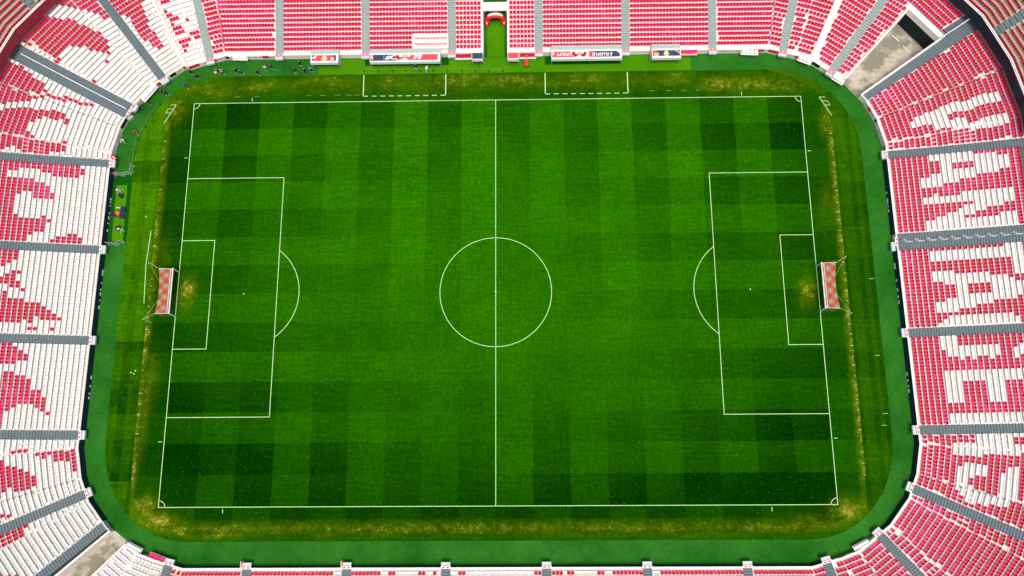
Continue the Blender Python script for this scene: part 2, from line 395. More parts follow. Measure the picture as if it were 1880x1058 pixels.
# ---------------------------------------------------------------- ground, turf, markings
g = MB(); g.poly([(-1500, -1500, -.06), (1500, -1500, -.06), (1500, 1500, -.06), (-1500, 1500, -.06)])
tag(g.build('ground', mat('asphalt_ground', (.11, .11, .105), .9, .15, .5)), None, None, kind='structure')
g = MB(); pts = [vert(k, -.02) for k in range(NV)]
g.poly([(x, y, 0.0) for x, y in pts]); g.poly([(2.0, 42.6, 0), (2.0, 58, 0), (-2.0, 58, 0), (-2.0, 42.6, 0)])
tag(g.build('artificial_turf_surround', TRACK), None, None, kind='structure')
g = MB(); g.poly([(-31, 39.2, .004), (34, 39.2, .004), (34, 42.1, .004), (-31, 42.1, .004)])
g.poly([(-1.5, 42.2, .004), (1.5, 42.2, .004), (1.5, 49.2, .004), (-1.5, 49.2, .004)])
g.poly([(-64.4, 9.2, .008), (-62.5, 9.2, .008), (-62.75, 19.15, .008), (-64.6, 19.1, .008)])
tag(g.build('light_turf_apron', MATL), None, None, kind='structure')
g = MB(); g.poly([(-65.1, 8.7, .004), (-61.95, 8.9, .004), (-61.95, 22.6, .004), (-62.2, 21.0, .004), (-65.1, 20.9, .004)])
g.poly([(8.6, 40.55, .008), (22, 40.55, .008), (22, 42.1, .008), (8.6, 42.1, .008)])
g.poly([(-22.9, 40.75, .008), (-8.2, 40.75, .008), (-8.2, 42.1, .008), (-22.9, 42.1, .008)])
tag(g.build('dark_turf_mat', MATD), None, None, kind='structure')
def rrect(hx, hy, c):
    out = []
    for sx, sy in ((1, 1), (-1, 1), (-1, -1), (1, -1)):
        q = []
        for i in range(9):
            a = PI / 2 * i / 8; q.append((sx * (hx - c[0] + c[0] * math.cos(a) ** 1.0), sy * (hy - c[1] + c[1] * math.sin(a) ** 1.0)))
        if sx * sy < 0: q.reverse()
        out += q
    return out
rv = random.Random(5)
BLOBS = [(-50.9, .2, 1.0, 2.3, .55), (-50.6, .8, .6, .9, .7), (50.6, -.4, 1.0, 2.0, .5), (50.5, .7, .6, .7, .7), (-41, 37.2, 4, 1.0, .36), (-50, 37.0, 4, 1.2, .22), (-29.5, 38.3, 6, .8, .3),
         (-18.1, 38.4, 2.6, .6, .34), (-6, 38.4, 5, .8, .36), (2.8, 38.1, 4.5, .7, .36), (16.1, 38.2, 4, .8, .3), (31.2, 37.6, 2.6, 1.1, .34), (38.6, 36.4, 3.5, 1.2, .42), (44.3, 36.3, 3.6, 1.1, .4),
         (51, 36.6, 3.5, 1.5, .18), (-52.3, -36.2, 2.3, 1.1, .62), (-54.8, -34.0, 1.6, 1.6, .5), (-49.2, -37.3, 2.2, .8, .42), (-42.0, -37.7, 3.2, .8, .36), (54.2, -34.8, 2.4, 1.4, .5), (49, -36.6, 4, 1, .2),
         (-10, 34.5, 10, .35, .42), (-55.6, 33.0, 1.8, 2.5, .3), (56.5, 29, .9, 2.5, .3), (-56.5, -20, .6, 6, .3), (-55.5, 5, .9, 5, .16), (-55.8, -14, 1.2, 4, .2), (55.5, 14, 1.6, 4, .13), (0, 37.3, 60, 1.5, .17), (48, 36.5, 6, 2, .2), (-50, 36.5, 6, 2, .2), (-20, 36.2, 3, .6, .1),
         (-26, -37.4, 1.8, .6, .25), (-17, -37.4, 1.5, .6, .25), (10, -37.3, 9, .7, .14), (30, -37.3, 9, .7, .14), (-11.4, 35.5, 1.2, .4, .3)]
def dryness(x, y):
    v = 0
    for bx, by, rx, ry, s_ in BLOBS: v = max(v, 1.3 * s_ * math.exp(-((x - bx) / rx) ** 2 - ((y - by) / ry) ** 2))
    return v
def cellmesh(name, xs, ys, clipper, z, tone, material, hole=None):
    vs = {}; V_ = []; F = []; tn = []
    for i in range(len(xs) - 1):
        for j in range(len(ys) - 1):
            c = clip([(xs[i], ys[j]), (xs[i + 1], ys[j]), (xs[i + 1], ys[j + 1]), (xs[i], ys[j + 1])], clipper)
            if len(c) < 3: continue
            cx, cy = (xs[i] + xs[i + 1]) / 2, (ys[j] + ys[j + 1]) / 2
            f = []
            for p in c:
                k = (round(p[0], 4), round(p[1], 4))
                if k not in vs: vs[k] = len(V_); V_.append((p[0], p[1], z))
                if vs[k] not in f: f.append(vs[k])
            if len(f) < 3: continue
            F.append(f); tn.append(tone(cx, cy))
    me = bpy.data.meshes.new(name); me.from_pydata(V_, [], F); me.materials.append(material)
    ca = me.color_attributes.new('mow_light', 'FLOAT_COLOR', 'CORNER')
    dr = [dryness(v[0], v[1]) for v in V_]; k = 0
    for f, tv in zip(F, tn):
        for vi in f: ca.data[k].color = (tv, dr[vi], 0, 1); k += 1
    o = bpy.data.objects.new(name, me); COL.objects.link(o); return tag(o, None, None, kind='structure')
def frange(a, b, n): return [a + (b - a) * i / n for i in range(n + 1)]
BX, BY = 105 / 18, 68 / 14
xs = frange(-57.3, -52.5, 4)[:-1] + frange(-52.5, 52.5, 18 * 5)[:-1] + frange(52.5, 57.3, 4)
ys = frange(-38.15, -34, 4)[:-1] + frange(-34, 34, 14 * 4)[:-1] + frange(34, 39.1, 5)
rb = random.Random(9); JX = [rb.uniform(-.035, .035) for _ in range(24)]; JY = [rb.uniform(-.03, .03) for _ in range(20)]
def tone(x, y):
    i = math.floor((x + 52.5) / BX); j = math.floor((34 - y) / BY)
    xi = -52.5 + (i + .5) * BX; yj = 34 - (j + .5) * BY
    sx = 1 if i % 2 == 0 else -1
    if 0 <= i <= 17 and i > 8: sx = 1 if i % 2 == 0 else -1
    ax = max(-.7, min(1.2, (y + 8) / 30)) * .13  # band contrast flips along the pitch: viewing sheen painted into the tone
    sy = -1 if j % 2 == 0 else 1
    ay = max(-1.2, min(1.2, -x / 36)) * .10  # same painted sheen for the cross bands, flipping left to right
    if y > 34: return .36 + .05 * sx + JX[i % 24]
    r2 = (x / 66) ** 2 + ((y - 10) / 45) ** 2  # vignette painted into the grass: tone falls off away from the middle
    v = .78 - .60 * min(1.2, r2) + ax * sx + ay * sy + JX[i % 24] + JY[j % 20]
    if abs(x) > 52.5: v = (.17 if x < 0 else .30) + .5 * ay * sy
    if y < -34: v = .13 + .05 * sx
    return max(0.0, min(1, v))
HALF = [(57.2, -28.5), (57.25, 0), (57.3, 28), (57.0, 31.5), (56.2, 34), (54, 35.9), (50.6, 37.9), (47, 39.05)]
PCH = HALF + [(-x, y) for x, y in HALF[::-1]] + [(-x, y) for x, y in [(56.9, -31.5), (55.8, -34.0), (53.8, -35.8), (51.4, -37.0), (47.7, -38.1)]] + [(47.7, -38.1), (51.4, -37.0), (53.8, -35.8), (55.8, -34.0), (56.9, -31.5)]
cellmesh('pitch', xs, ys, PCH, .008, tone, GRASS)
rt = random.Random(3)
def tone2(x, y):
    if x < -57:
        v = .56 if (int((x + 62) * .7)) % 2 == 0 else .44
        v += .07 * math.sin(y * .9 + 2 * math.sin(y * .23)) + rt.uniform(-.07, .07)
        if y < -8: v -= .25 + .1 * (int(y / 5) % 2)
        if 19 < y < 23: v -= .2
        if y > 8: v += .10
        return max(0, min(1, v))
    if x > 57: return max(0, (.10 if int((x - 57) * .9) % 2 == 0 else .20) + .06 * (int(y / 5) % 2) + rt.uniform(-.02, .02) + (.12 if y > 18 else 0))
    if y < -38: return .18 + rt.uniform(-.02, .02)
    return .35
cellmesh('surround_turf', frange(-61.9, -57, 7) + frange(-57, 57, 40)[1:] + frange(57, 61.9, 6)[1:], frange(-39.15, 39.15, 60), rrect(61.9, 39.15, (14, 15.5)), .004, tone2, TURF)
mk = MB(); LW = .052; ZL = .012
def rect(x0, y0, x1, y1): mk.poly([(x0, y0, ZL), (x1, y0, ZL), (x1, y1, ZL), (x0, y1, ZL)])
def hl(x0, x1, y, w=LW): rect(x0, y - w, x1, y + w)
def vl(x, y0, y1, w=LW): rect(x - w, y0, x + w, y1)
def seg2(a, b, w=LW):
    dx, dy = b[0] - a[0], b[1] - a[1]; l = math.hypot(dx, dy); nx, ny = -dy / l * w, dx / l * w
    mk.poly([(a[0] - nx, a[1] - ny, ZL), (b[0] - nx, b[1] - ny, ZL), (b[0] + nx, b[1] + ny, ZL), (a[0] + nx, a[1] + ny, ZL)])
def arc(cx, cy, r, a0, a1, n=64, w=LW):
    for i in range(n):
        p = [a0 + (a1 - a0) * (i + q) / n for q in (0, 1)]
        mk.poly([(cx + R_ * math.cos(a), cy + R_ * math.sin(a), ZL) for R_, a in ((r - w, p[0]), (r + w, p[0]), (r + w, p[1]), (r - w, p[1]))])
hl(-52.5 - LW, 52.5 + LW, 34); hl(-52.5 - LW, 52.5 + LW, -34); vl(-52.5, -34 + LW, 34 - LW); vl(52.5, -34 + LW, 34 - LW); vl(0, -34 + LW, 34 - LW)
arc(0, 0, 9.15, 0, 2 * PI, 128); mk.poly([(x, y, ZL + .001) for x, y in disc(0, 0, .15, 16)])
for s_ in (-1, 1):
    for d_, h_ in ((16.5, 20.16), (5.5, 9.16)):
        X = s_ * (52.5 - d_); vl(X, -h_ - LW, h_ + LW)
        a, b = sorted((X + s_ * LW, s_ * (52.5 - LW))); hl(a, b, h_); hl(a, b, -h_)
    cx = s_ * 41.5; mk.poly([(x, y, ZL) for x, y in disc(cx, 0, .11, 16)])
    th = math.acos((5.5 + LW) / 9.15)
    arc(cx, 0, 9.15, (PI if s_ > 0 else 0) - th, (PI if s_ > 0 else 0) + th, 40)
    for t_ in (-1, 1):
        a0 = {(1, 1): PI, (-1, 1): 1.5 * PI, (-1, -1): 0, (1, -1): .5 * PI}[(s_, t_)]
        arc(s_ * 52.5, t_ * 34, 1.0, a0, a0 + PI / 2, 14)
        vl(s_ * 42.4, *sorted((t_ * 34.3, t_ * 34.95)), w=.05); hl(*sorted((s_ * 52.85, s_ * 53.4)), y=t_ * 23.95, w=.05)
for x0, x1 in ((-23.05, -8.7), (8.6, 22.9)):
    vl(x0, 35.1, 39.0, .08); vl(x1, 35.1, 39.0, .08)
    n_ = 10
    for i in range(n_):
        a = x0 + (x1 - x0) * (i * 1.0) / (n_ - .42); hl(a, a + .85, 35.0, .06)
for s_ in (-1, 1):
    seg2((s_ * 56.6, 33.8), (s_ * 55.7, 33.8), .045); seg2((s_ * 55.6, 33.85), (s_ * 57.5, 30.35), .05)
    seg2((s_ * 57.0, 33.05), (s_ * 56.05, 33.1), .04); seg2((s_ * 57.0, 33.1), (s_ * 57.4, 32.3), .04); seg2((s_ * 57.4, 32.3), (s_ * 56.5, 32.3), .04)
for i in range(34):
    y = 27 - i * 1.72 + rv.uniform(-.3, .3)
    for s_ in (-1, 1):
        if s_ < 0 and (y > 2 or rv.random() < .45) and rv.random() < .6: continue
        w_ = rv.uniform(.1, .4); hl(*sorted((s_ * (57.1 - w_), s_ * (57.1 + w_ * .4))), y=y, w=.03)
for x in (-45.5, -42, -33, -30.5, -28, -26, -24.6, 26.5, 29.5, 32, 34.6, 47.5, 50): hl(x, x + .9, 35.3 + .02 * x / 10, .012)
seg2((-57.9, 10.9), (-58.2, 5.0), .05); seg2((-58.2, 5.0), (-57.9, -1.5), .05)
for x, y in ((61.3, 1.6), (60.9, -11), (61.2, -20.2), (60.8, -22)): hl(x - .35, x + .4, y, .03)
for x, y in ((-59.0, 13.5), (-58.2, -12.6), (-58.9, -12.9), (-58.4, -13.1)): mk.poly([(a, b, ZL) for a, b in disc(x, y, .12, 10)])
tag(mk.build('pitch_markings', LINE), None, None, kind='structure')
# ---------------------------------------------------------------- the stands
STAND = {k: thing('grandstand', l, 'grandstand') for k, l in (
 ('left', 'lower tier grandstand along the left goal line, mostly white seats with red patterns'),
 ('top', 'lower tier grandstand along the top touchline, all red seats and players tunnel'),
 ('right', 'lower tier grandstand along the right goal line, red seats with large white letters'),
 ('bottom', 'lower tier grandstand cut off by the bottom edge of the picture'))}
for bi, (key, words, st, A, B, n0, n1) in enumerate(BL):
    m = MB(); front = .32
    for n in range(n0, n1 + 1):
        D0 = front + ROW * n; D1 = D0 + ROW
        if n == 0: D0 = -.22 if st == 'top' else .14
        a, sa = rowline(A, B, D0); b, sb = rowline(A, B, D1)
        if len(a) != len(b): 
            # boundary passes a bend inside this row: sample both at the same bends
            km, sm = rowline(A, B, (D0 + D1) / 2)
            ks = sm[1:]; a = [a[0]] + [vert(k, D0) for k in ks] + [a[-1]]; b = [b[0]] + [vert(k, D1) for k in ks] + [b[-1]]
        z = zrow(n); zp = zrow(n - 1) if n > n0 else (0.02 if n == 0 else z - .3)
        for j in range(len(a) - 1):
            m.poly([(*a[j + 1], z), (*a[j], z), (*b[j], z), (*b[j + 1], z)])
            m.poly([(*a[j + 1], zp), (*a[j], zp), (*a[j], z), (*a[j + 1], z)])
        # grey joint plates where the precast units meet at a bend
        if key in ('R0', 'R4', 'L0', 'L4', 'TA', 'T6', 'B8') and len(a) > (3 if key in ('R0', 'L4') else 2) and n > 0:
            kk = 2 if key in ('R0', 'L4') else 1 if key != 'B8' else len(a) - 2
            for q in [kk]:
                ax, ay = a[q]; bx, by = b[q]; ux, uy = bx - ax, by - ay; l = math.hypot(ux, uy); ux /= l; uy /= l
                w = .17; m.prism([(ax + uy * w + ux * .02, ay - ux * w + uy * .02), (ax + uy * w + ux * .42, ay - ux * w + uy * .42), (ax - uy * w + ux * .42, ay + ux * w + uy * .42), (ax - uy * w + ux * .02, ay + ux * w + uy * .02)], z + .005, z + .03, 1)
    m.build('terrace', [CONC_LIT if st == 'top' or key in ('B3', 'B4', 'B5') else CONC if st == 'left' else CREAM, GREYM], STAND[st])
NTOP = {'r1': 24, 'r2': 23, 'r3': 21, 'r4': 21, 'r5': 21, 'r6': 20, 'tr': 23, 'tq': 16, 'tp': 16, 'l8': 22, 'l7': 25, 'l1': 24, 'l2': 21, 'l3': 20, 'l4': 20, 'l5': 18, 'l6': 17, 'b0': 6, 'b7': 6}
def stand_of(k): return 'top' if k[0] == 't' else {'r': 'right', 'l': 'left', 'b': 'bottom'}[k[0]]
def stairs(A, B, n0, n1, st, pale):
    m = MB()
    for h in range(2 * n0, 2 * n1 + 2):
        D0 = .32 + ROW * h / 2; D1 = D0 + ROW / 2
        if h == 0: D0 = -.18 if st == 'top' else .15
        z = zrow(h / 2) + .012; zp = (zrow(h / 2 - .5) + .012) if h > 2 * n0 else z - .3
        Dn = D0 + .045
        for Da, Db, mi in ((D0, Dn, 1), (Dn, D1, 0)):
            a = [cross(A, Da)[1], cross(B, Da)[1]]; b = [cross(A, Db)[1], cross(B, Db)[1]]
            m.poly([(*a[1], z), (*a[0], z), (*b[0], z), (*b[1], z)], mi)
        a = [cross(A, D0)[1], cross(B, D0)[1]]
        m.poly([(*a[1], zp), (*a[0], zp), (*a[0], z), (*a[1], z)], 0)
    return m.build('stairway', [SLATE_T, NOSE_T] if pale else [SLATE, NOSE], STAND[st])
def rail(parent, pts, h=.95, r=.035, name='handrail', material=WHITE):
    m = MB()
    for a, b in zip(pts, pts[1:]): m.bar((a[0], a[1], a[2] + h), (b[0], b[1], b[2] + h), r); m.bar((a[0], a[1], a[2] + h * .5), (b[0], b[1], b[2] + h * .5), r * .6)
    for p in pts: m.bar(p, (p[0], p[1], p[2] + h), r * .9)
    return m.build(name, material, parent)
for k in ST:
    st = stand_of(k); n1 = NTOP.get(k, 18 if st == 'top' else 8)
    o = stairs(ed(k, -1), ed(k, 1), 0, n1, st, st == 'top')
    x, y, dx, dy = ST[k]
    if k in ('l7', 'r2'):
        c = ST[k]
        if k == 'l7': rail(o, [(*cross(c, D)[1], zsurf(D)) for D in frange(.4, 18.8, 11)], r=.06)
        else:
            for i in range(11):
                D = .9 + i * 1.72; rail(o, [(*cross(L(c[0], c[1], 0, .22), D)[1], zsurf(D)), (*cross(L(c[0], c[1], 0, -.18), D + .55)[1], zsurf(D)), (*cross(L(c[0], c[1], 0, -.22), D + 1.25)[1], zsurf(D + 1.2))], r=.045)
    # front gate board with two red squares, and the grey step block over the wall
    hw = HW[k]; D_ = -.3 if st == 'top' else 0.0
    if k == 'l6': continue
    p = cross(ST[k], D_)[1]; ang = math.degrees(math.atan2(dy, dx))
    gm = MB(); gm.box(-.25, .16, -.72, .72, 1.0, 1.42, 0)
    for s_ in (-1, 1): gm.box(-.14, .06, s_ * .33 - .17, s_ * .33 + .17, 1.42, 1.45, 1)
    gb = gm.build('gate_board', [PINKV if st in ('top',) else CREAM, REDV], STAND[st], (p[0], p[1], 0), math.radians(ang))
    gm = MB(); gm.box(-.74, -.27, -.66, .66, 0.75, 1.22, 1); gm.box(-.78, -.30, -.70, .70, 1.22, 1.27, 1)
    if hw > 1: gm = MB(); gm.box(-.84, -.27, -1.5, -.1, 0.75, 1.22, 1); gm.box(-.88, -.3, -1.55, -.08, 1.22, 1.27, 1)
    gm.build('step_block', [GREYM, mat('pale_grey_steel', (.52, .58, .60), .5, .05)], STAND[st], (p[0], p[1], 0), math.radians(ang))
stairs(L(61.78, 33.3, 33.2, -.12), LOW, 0, 0, 'right', False) if False else None
o = stairs(LOW, L(61.85, 33.2, 33.2, -.12), 0, 19, 'right', False)
st2 = stairs(LOW, UPL, 20, 25, 'right', False)
rail(st2, [(74.9, 41.6, 5.3), (77.2, 43.0, 5.9), (79.5, 44.4, 6.5)], r=.07)
# pale strips
for (A, B), st, mt_, n1 in ((STRR, 'top', CREAM, 18), (STRL, 'left', CONC, 18)):
    m = MB(); P0 = [rowline(A, B, D)[0] for D in (-.2, .3 + ROW * (n1 + 1))]
    z0, z1 = 1.30, zsurf(.3 + ROW * (n1 + 1)) + .22
    m.prism([P0[0][0], P0[1][0], P0[1][-1], P0[0][-1]], [.5, z1 - .6, z1 - .6, .5], [z0, z1, z1, z0]); m.build('gutter_ramp', mt_, STAND[st])
# parapet walls
def strip(pts, segs_d, d0, d1, z0, z1, m, mi=0, loop=None):
    pass
def along(A, B, D0, D1, z0, z1, mb, mi=0, mt=None):
    a, sa = rowline(A, B, D0); b, sb = rowline(A, B, D1)
    if len(a) != len(b): b = [b[0]] + [vert(k, D1) for k in sa[1:]] + [b[-1]]
    for j in range(len(a) - 1): mb.prism([a[j + 1], a[j], b[j], b[j + 1]][::-1], z0, z1, mi, mt)
def wall(A, B, st, D=0.0):
    w = wall_(A, B, st, D); WST[w] = STAND[st]; return w
WST = {}
def wall_(A, B, st, D=0.0):
    m = MB(); along(A, B, D, D + .14, 0, 1.32, m); along(A, B, D - .03, D + .17, 1.32, 1.36, m)
    return m.build('parapet_wall', CREAM if st != 'left' else mat('grey_white_wall', (.62, .60, .56), .8, .06), STAND[st])
WR = wall(ed('r6', 1), G2, 'right'); WT1 = wall(G1, TW[0], 'top', -.35); WT2 = wall(TW[1], STRL[0], 'top', -.35)
WL = wall(STRL[0], G3, 'left'); WB = wall(G4, ed('r6', 1), 'bottom')
def banner(A, B, w, D=0.0, cols=(0,), name='advert_banner', z0=.02, z1=1.33, mats=None):
    m = MB(); a, _ = rowline(A, B, D)
    
    f, sf = rowline(A, B, D - .26); g, sg = rowline(A, B, D - .045); h_, sh = rowline(A, B, D - .004)
    if len(f) == len(g) == len(h_):
        for j in range(len(f) - 1):
            m.poly([(*f[j], z0), (*f[j + 1], z0), (*g[j + 1], z1), (*g[j], z1)][::-1]); m.poly([(*g[j], z1), (*g[j + 1], z1), (*h_[j + 1], z1), (*h_[j], z1)][::-1])
            m.poly([(*f[j], z0), (*g[j], z1), (*h_[j], z1), (*h_[j], z0)][::-1]); m.poly([(*f[j + 1], z0), (*g[j + 1], z1), (*h_[j + 1], z1), (*h_[j + 1], z0)])
            m.poly([(*f[j], z0), (*f[j + 1], z0), (*h_[j + 1], z0), (*h_[j], z0)])
    return m.build(name, mats or [NAVY], WST[w])
def between(k0, k1, w, **kw): return banner(ed(k0, 1), ed(k1, -1), w, **kw)
def marks(parent, pts, nx):
    for (x, y, w_, z_) in pts:
        m = MB(); xb, xt = x + nx * .215, x + nx * .165
        m.poly([(xb, y - w_, z_ - .17), (xb, y + w_, z_ - .17), (xt, y + w_, z_ + .17), (xt, y - w_, z_ + .17)][::nx]); m.build('banner_mark', WHITE, parent)
bl1 = between('l1', 'l2', WL); marks(bl1, [(-65.34, y, w, .3) for y, w in ((16.5, .24), (15.93, .14), (15.35, .12), (14.0, .16), (13.23, .3), (12.22, .12), (10.97, .2))], 1)
bl2 = between('l2', 'l3', WL); marks(bl2, [(-65.34, y, w, .3) for y, w in ((3.68, .5), (1.9, .1), (.81, .14), (.07, .3), (-1, .1), (-2.2, .3))], 1)
bl3 = between('l3', 'l4', WL); marks(bl3, [(-65.34, y, w, .3) for y, w in ((-13.7, .3), (-15.1, .18), (-16.3, .15), (-17.0, .2))], 1)
between('l4', 'l5', WL); between('l5', 'l6', WL)
br1 = between('r2', 'r1', WR); marks(br1, [(65.34, y, w, .3) for y, w in ((16.23, .15), (14.9, .3), (14.42, .15), (13.85, .15), (13.09, .25))], -1)
br2 = between('r3', 'r2', WR); marks(br2, [(65.34, y, w, .3) for y, w in ((3.6, .5), (1.2, .22), (-.4, .3), (-1.5, .2), (-2.4, .3))], -1)
br3 = between('r4', 'r3', WR); marks(br3, [(65.34, y, w, .3) for y, w in ((-14.05, .3), (-15.1, .18), (-15.95, .15), (-16.7, .3))], -1)
between('r5', 'r4', WR); banner(ed('r6', 1), ed('r5', -1), WR)
for a_, b_ in (('b0', 'b1'), ('b1', 'b2'), ('b2', 'b3'), ('b3', 'b4'), ('b4', 'b5'), ('b5', 'b6'), ('b6', 'b7')): between(a_, b_, WB)
# white ledge rail above the bottom banners
m = MB()
for i in range(-48, 49): m.box(i - .04, i + .04, -42.98, -42.86, 1.36, 1.5)
m.build('ledge_studs', WHITE, STAND['bottom'])
# light perimeter boards with red blocks round the corners and along the top
def boards(A, B, w, D, seed):
    r_ = random.Random(seed); a, sa = rowline(A, B, D - .06); m = MB()
    for j in range(len(a) - 1):
        (x0, y0), (x1, y1) = a[j], a[j + 1]; l = math.hypot(x1 - x0, y1 - y0); t = .04
        ux, uy = (x1 - x0) / l, (y1 - y0) / l; nx, ny = NRM[sa[j]]
        while t < l - .1:
            e = min(l - .04, t + r_.uniform(.5, 1.6)); c = r_.choice((0, 0, 1, 0, 2, 0, 1))
            p = [(x0 + ux * t, y0 + uy * t), (x0 + ux * e, y0 + uy * e)]
            q = [(p[1][0] + nx * .05, p[1][1] + ny * .05), (p[0][0] + nx * .05, p[0][1] + ny * .05)]
            m.prism([p[0], p[1], q[0], q[1]][::-1], .5, 1.30, c)
            if c == 0 and e - t > .7:
                for s_ in range(int((e - t) / .26)):
                    tt = t + .1 + s_ * .26; g_ = r_.uniform(.06, .15)
                    pp = [(x0 + ux * tt - nx * .015, y0 + uy * tt - ny * .015), (x0 + ux * (tt + g_) - nx * .015, y0 + uy * (tt + g_) - ny * .015)]
                    qq = [(pp[1][0] + nx * .012, pp[1][1] + ny * .012), (pp[0][0] + nx * .012, pp[0][1] + ny * .012)]
                    m.prism([pp[0], pp[1], qq[0], qq[1]][::-1], .7, 1.1, 1)
            t = e + .02
    return m.build('perimeter_board', [WHITE, REDV, BLACK], WST[w])
boards(ed('l8', 1), ed('l7', -1), WL, 0, 1); boards(STRL[0], ed('l8', -1), WL, 0, 2); boards(ed('l7', 1), ed('l1', -1), WL, 0, 3)
boards(ed('tp', 1), STRL[0], WT2, -.35, 4); boards(ed('t1', 1), ed('tp', -1), WT2, -.35, 5)
boards(ed('tq', 1), ed('t6', -1), WT1, -.35, 6); boards(G1, ed('tr', -1), WT1, -.35, 7); boards(ed('tr', 1), ed('tq', -1), WT1, -.35, 8)
boards(ed('r1', 1), LOW, WR, 0, 9); boards(ed('b7', 1), ed('r6', -1), WB, 0, 10); boards(G4, ed('b0', -1), WB, 0, 11)
# ---------------------------------------------------------------- players tunnel
for s_ in (-1, 1):
    m = MB(); y1 = 58; y1 = 60; m.prism([(s_ * 2.08, 41.9), (s_ * 2.42, 41.9), (s_ * 2.42, y1), (s_ * 2.08, y1)][::s_], 0, [1.5, 1.5, 5.2, 5.2][::s_], 0)
    m.build('tunnel_wall', CREAM, STAND['top'])
t = thing('tunnel_canopy', 'white box canopy bridging the players tunnel behind the red arch', 'canopy', (0, 49.8, 0))
m = MB(); m.box(-2.06, 2.06, -.75, .85, 3.35, 3.6); m.build('canopy_roof', WHITE, t)
m = MB(); m.box(-2.0, -1.8, -.6, .7, 0.01, 3.35); m.box(1.8, 2.0, -.6, .7, 0.01, 3.35); m.build('canopy_frame', GREYM, t)
t = thing('inflatable_arch', 'bright red inflatable arch with white top over the green tunnel carpet', 'arch', (0, 48.7, 0))
def arch_mb(cx, r0, tube, sq, z0, m=0, a0=0.0, a1=PI, n=20, yoff=0.0, c=12):
    b = MB(); rings = []
    for i in range(n + 1):
        a = a0 + (a1 - a0) * i / n; ring = []
        for j in range(c):
            q = 2 * PI * j / c; rr = r0 + tube * math.cos(q)
            ring.append((cx + rr * math.cos(a), yoff + tube * sq * math.sin(q), z0 + rr * math.sin(a)))
        rings.append(ring)
    for ri in range(n):
        for j in range(c):
            k = (j + 1) % c; b.poly([rings[ri][j], rings[ri][k], rings[ri + 1][k], rings[ri + 1][j]], m)
    b.poly(rings[0]); b.poly(rings[-1][::-1]); return b
arch_mb(0, 1.42, .36, 1.3, 1.15).build('arch_tube', REDV, t)
for s_ in (-1, 1):
    m = MB(); m.prism([(s_ * 1.42 + .42 * math.cos(q * PI / 6), .5 * math.sin(q * PI / 6) - .15) for q in range(12)], .01, 1.3); m.build('arch_leg', REDV, t)
for s_ in (-1, 1): m = MB(); m.prism([(s_ * 1.5 + .17 * math.cos(q * PI / 5), .17 * math.sin(q * PI / 5) - .72) for q in range(10)], .8, 1.32); m.build('leg_badge', PINKV, t)
arch_mb(0, 1.46, .38, 1.0, 1.17, a0=.75, a1=PI - .75, yoff=.12).build('arch_top_panel', mat('pale_pink_fabric', (.82, .60, .57), .7, .05), t)
# ---------------------------------------------------------------- gates in the corners
def gate(name, st, A, B, Dback, label):
    front = [cross(A, -.0)[1], cross(B, -.0)[1]]; back = [cross(A, Dback)[1], cross(B, Dback)[1]]
    m = MB(); m.poly([(*front[0], .012), (*back[0], .012), (*back[1], .012), (*front[1], .012)]); f = m.build(name, FLOOR); tag(f, None, None, kind='structure')
    for i, ln in enumerate((A, B)):
        px, py, dx, dy = ln; s_ = -1 if i == 0 else 1
        m = MB(); a, b = front[i], back[i]; w = .3
        q = [(a[0], a[1]), (b[0], b[1]), (b[0] - dy * w * s_, b[1] + dx * w * s_), (a[0] - dy * w * s_, a[1] + dx * w * s_)]
        m.prism(q if s_ > 0 else q[::-1], 0, ([1.5, zsurf(Dback) + .5] * 1 + [zsurf(Dback) + .5, 1.5]) if s_ > 0 else [1.5, zsurf(Dback) + .5, zsurf(Dback) + .5, 1.5])
        m.build('gate_wall', CREAM, STAND[st])
    return front, back
fr, bk = gate('gate_ramp', 'right', G2, G1, 15.2, '')
# back door and lintel of the top right gate
dx, dy = bk[1][0] - bk[0][0], bk[1][1] - bk[0][1]; l = math.hypot(dx, dy); ang = math.atan2(dy, dx)
t = thing('gate_door', 'dark roller door closing the concrete ramp in the top right corner', 'door', (bk[0][0], bk[0][1], 0), ang)
m = MB(); m.box(.05, l - .05, -.1, .0, .02, 3.4)
m.build('door_leaf', DARK, t); m = MB(); m.box(0, l, .0, .14, .013, .12); m.build('door_sill', GREYM, t)
m = MB(); m.box(-.3, l + .3, -.95, .02, 3.4, 4.75); m.build('lintel_beam', CREAM, STAND['right'], (bk[0][0], bk[0][1], 0), ang)
m = MB(); m.box(-.3, l + .3, -1.02, -.96, 3.4, 5.2); m.build('lintel_kerb', GREYM, STAND['right'], (bk[0][0], bk[0][1], 0), ang)
gate('gate_ramp_lower', 'bottom', G4, G3, 16.0, '')
for i, (a, b, lb) in enumerate((((70.4, 46.0), (71.6, 44.6), 'upper of two long white tubes lying on the gate ramp'), ((72.2, 43.7), (73.2, 42.5), 'lower of two long white tubes lying on the gate ramp'))):
    t = thing('light_tube', lb, 'tube', ((a[0] + b[0]) / 2 - 1.2, (a[1] + b[1]) / 2 - .6, .013), math.atan2(b[1] - a[1], b[0] - a[0]), 'white tubes on the ramp')
    m = MB(); m.bar((-.85, 0, .09), (.85, 0, .09), .085, n=8); m.build('tube_body', WHITE, t)
    m = MB(); m.bar((-.98, 0, .09), (-.85, 0, .09), .1, n=8); m.bar((.85, 0, .09), (.98, 0, .09), .1, n=8); m.build('end_cap', GREYM, t)
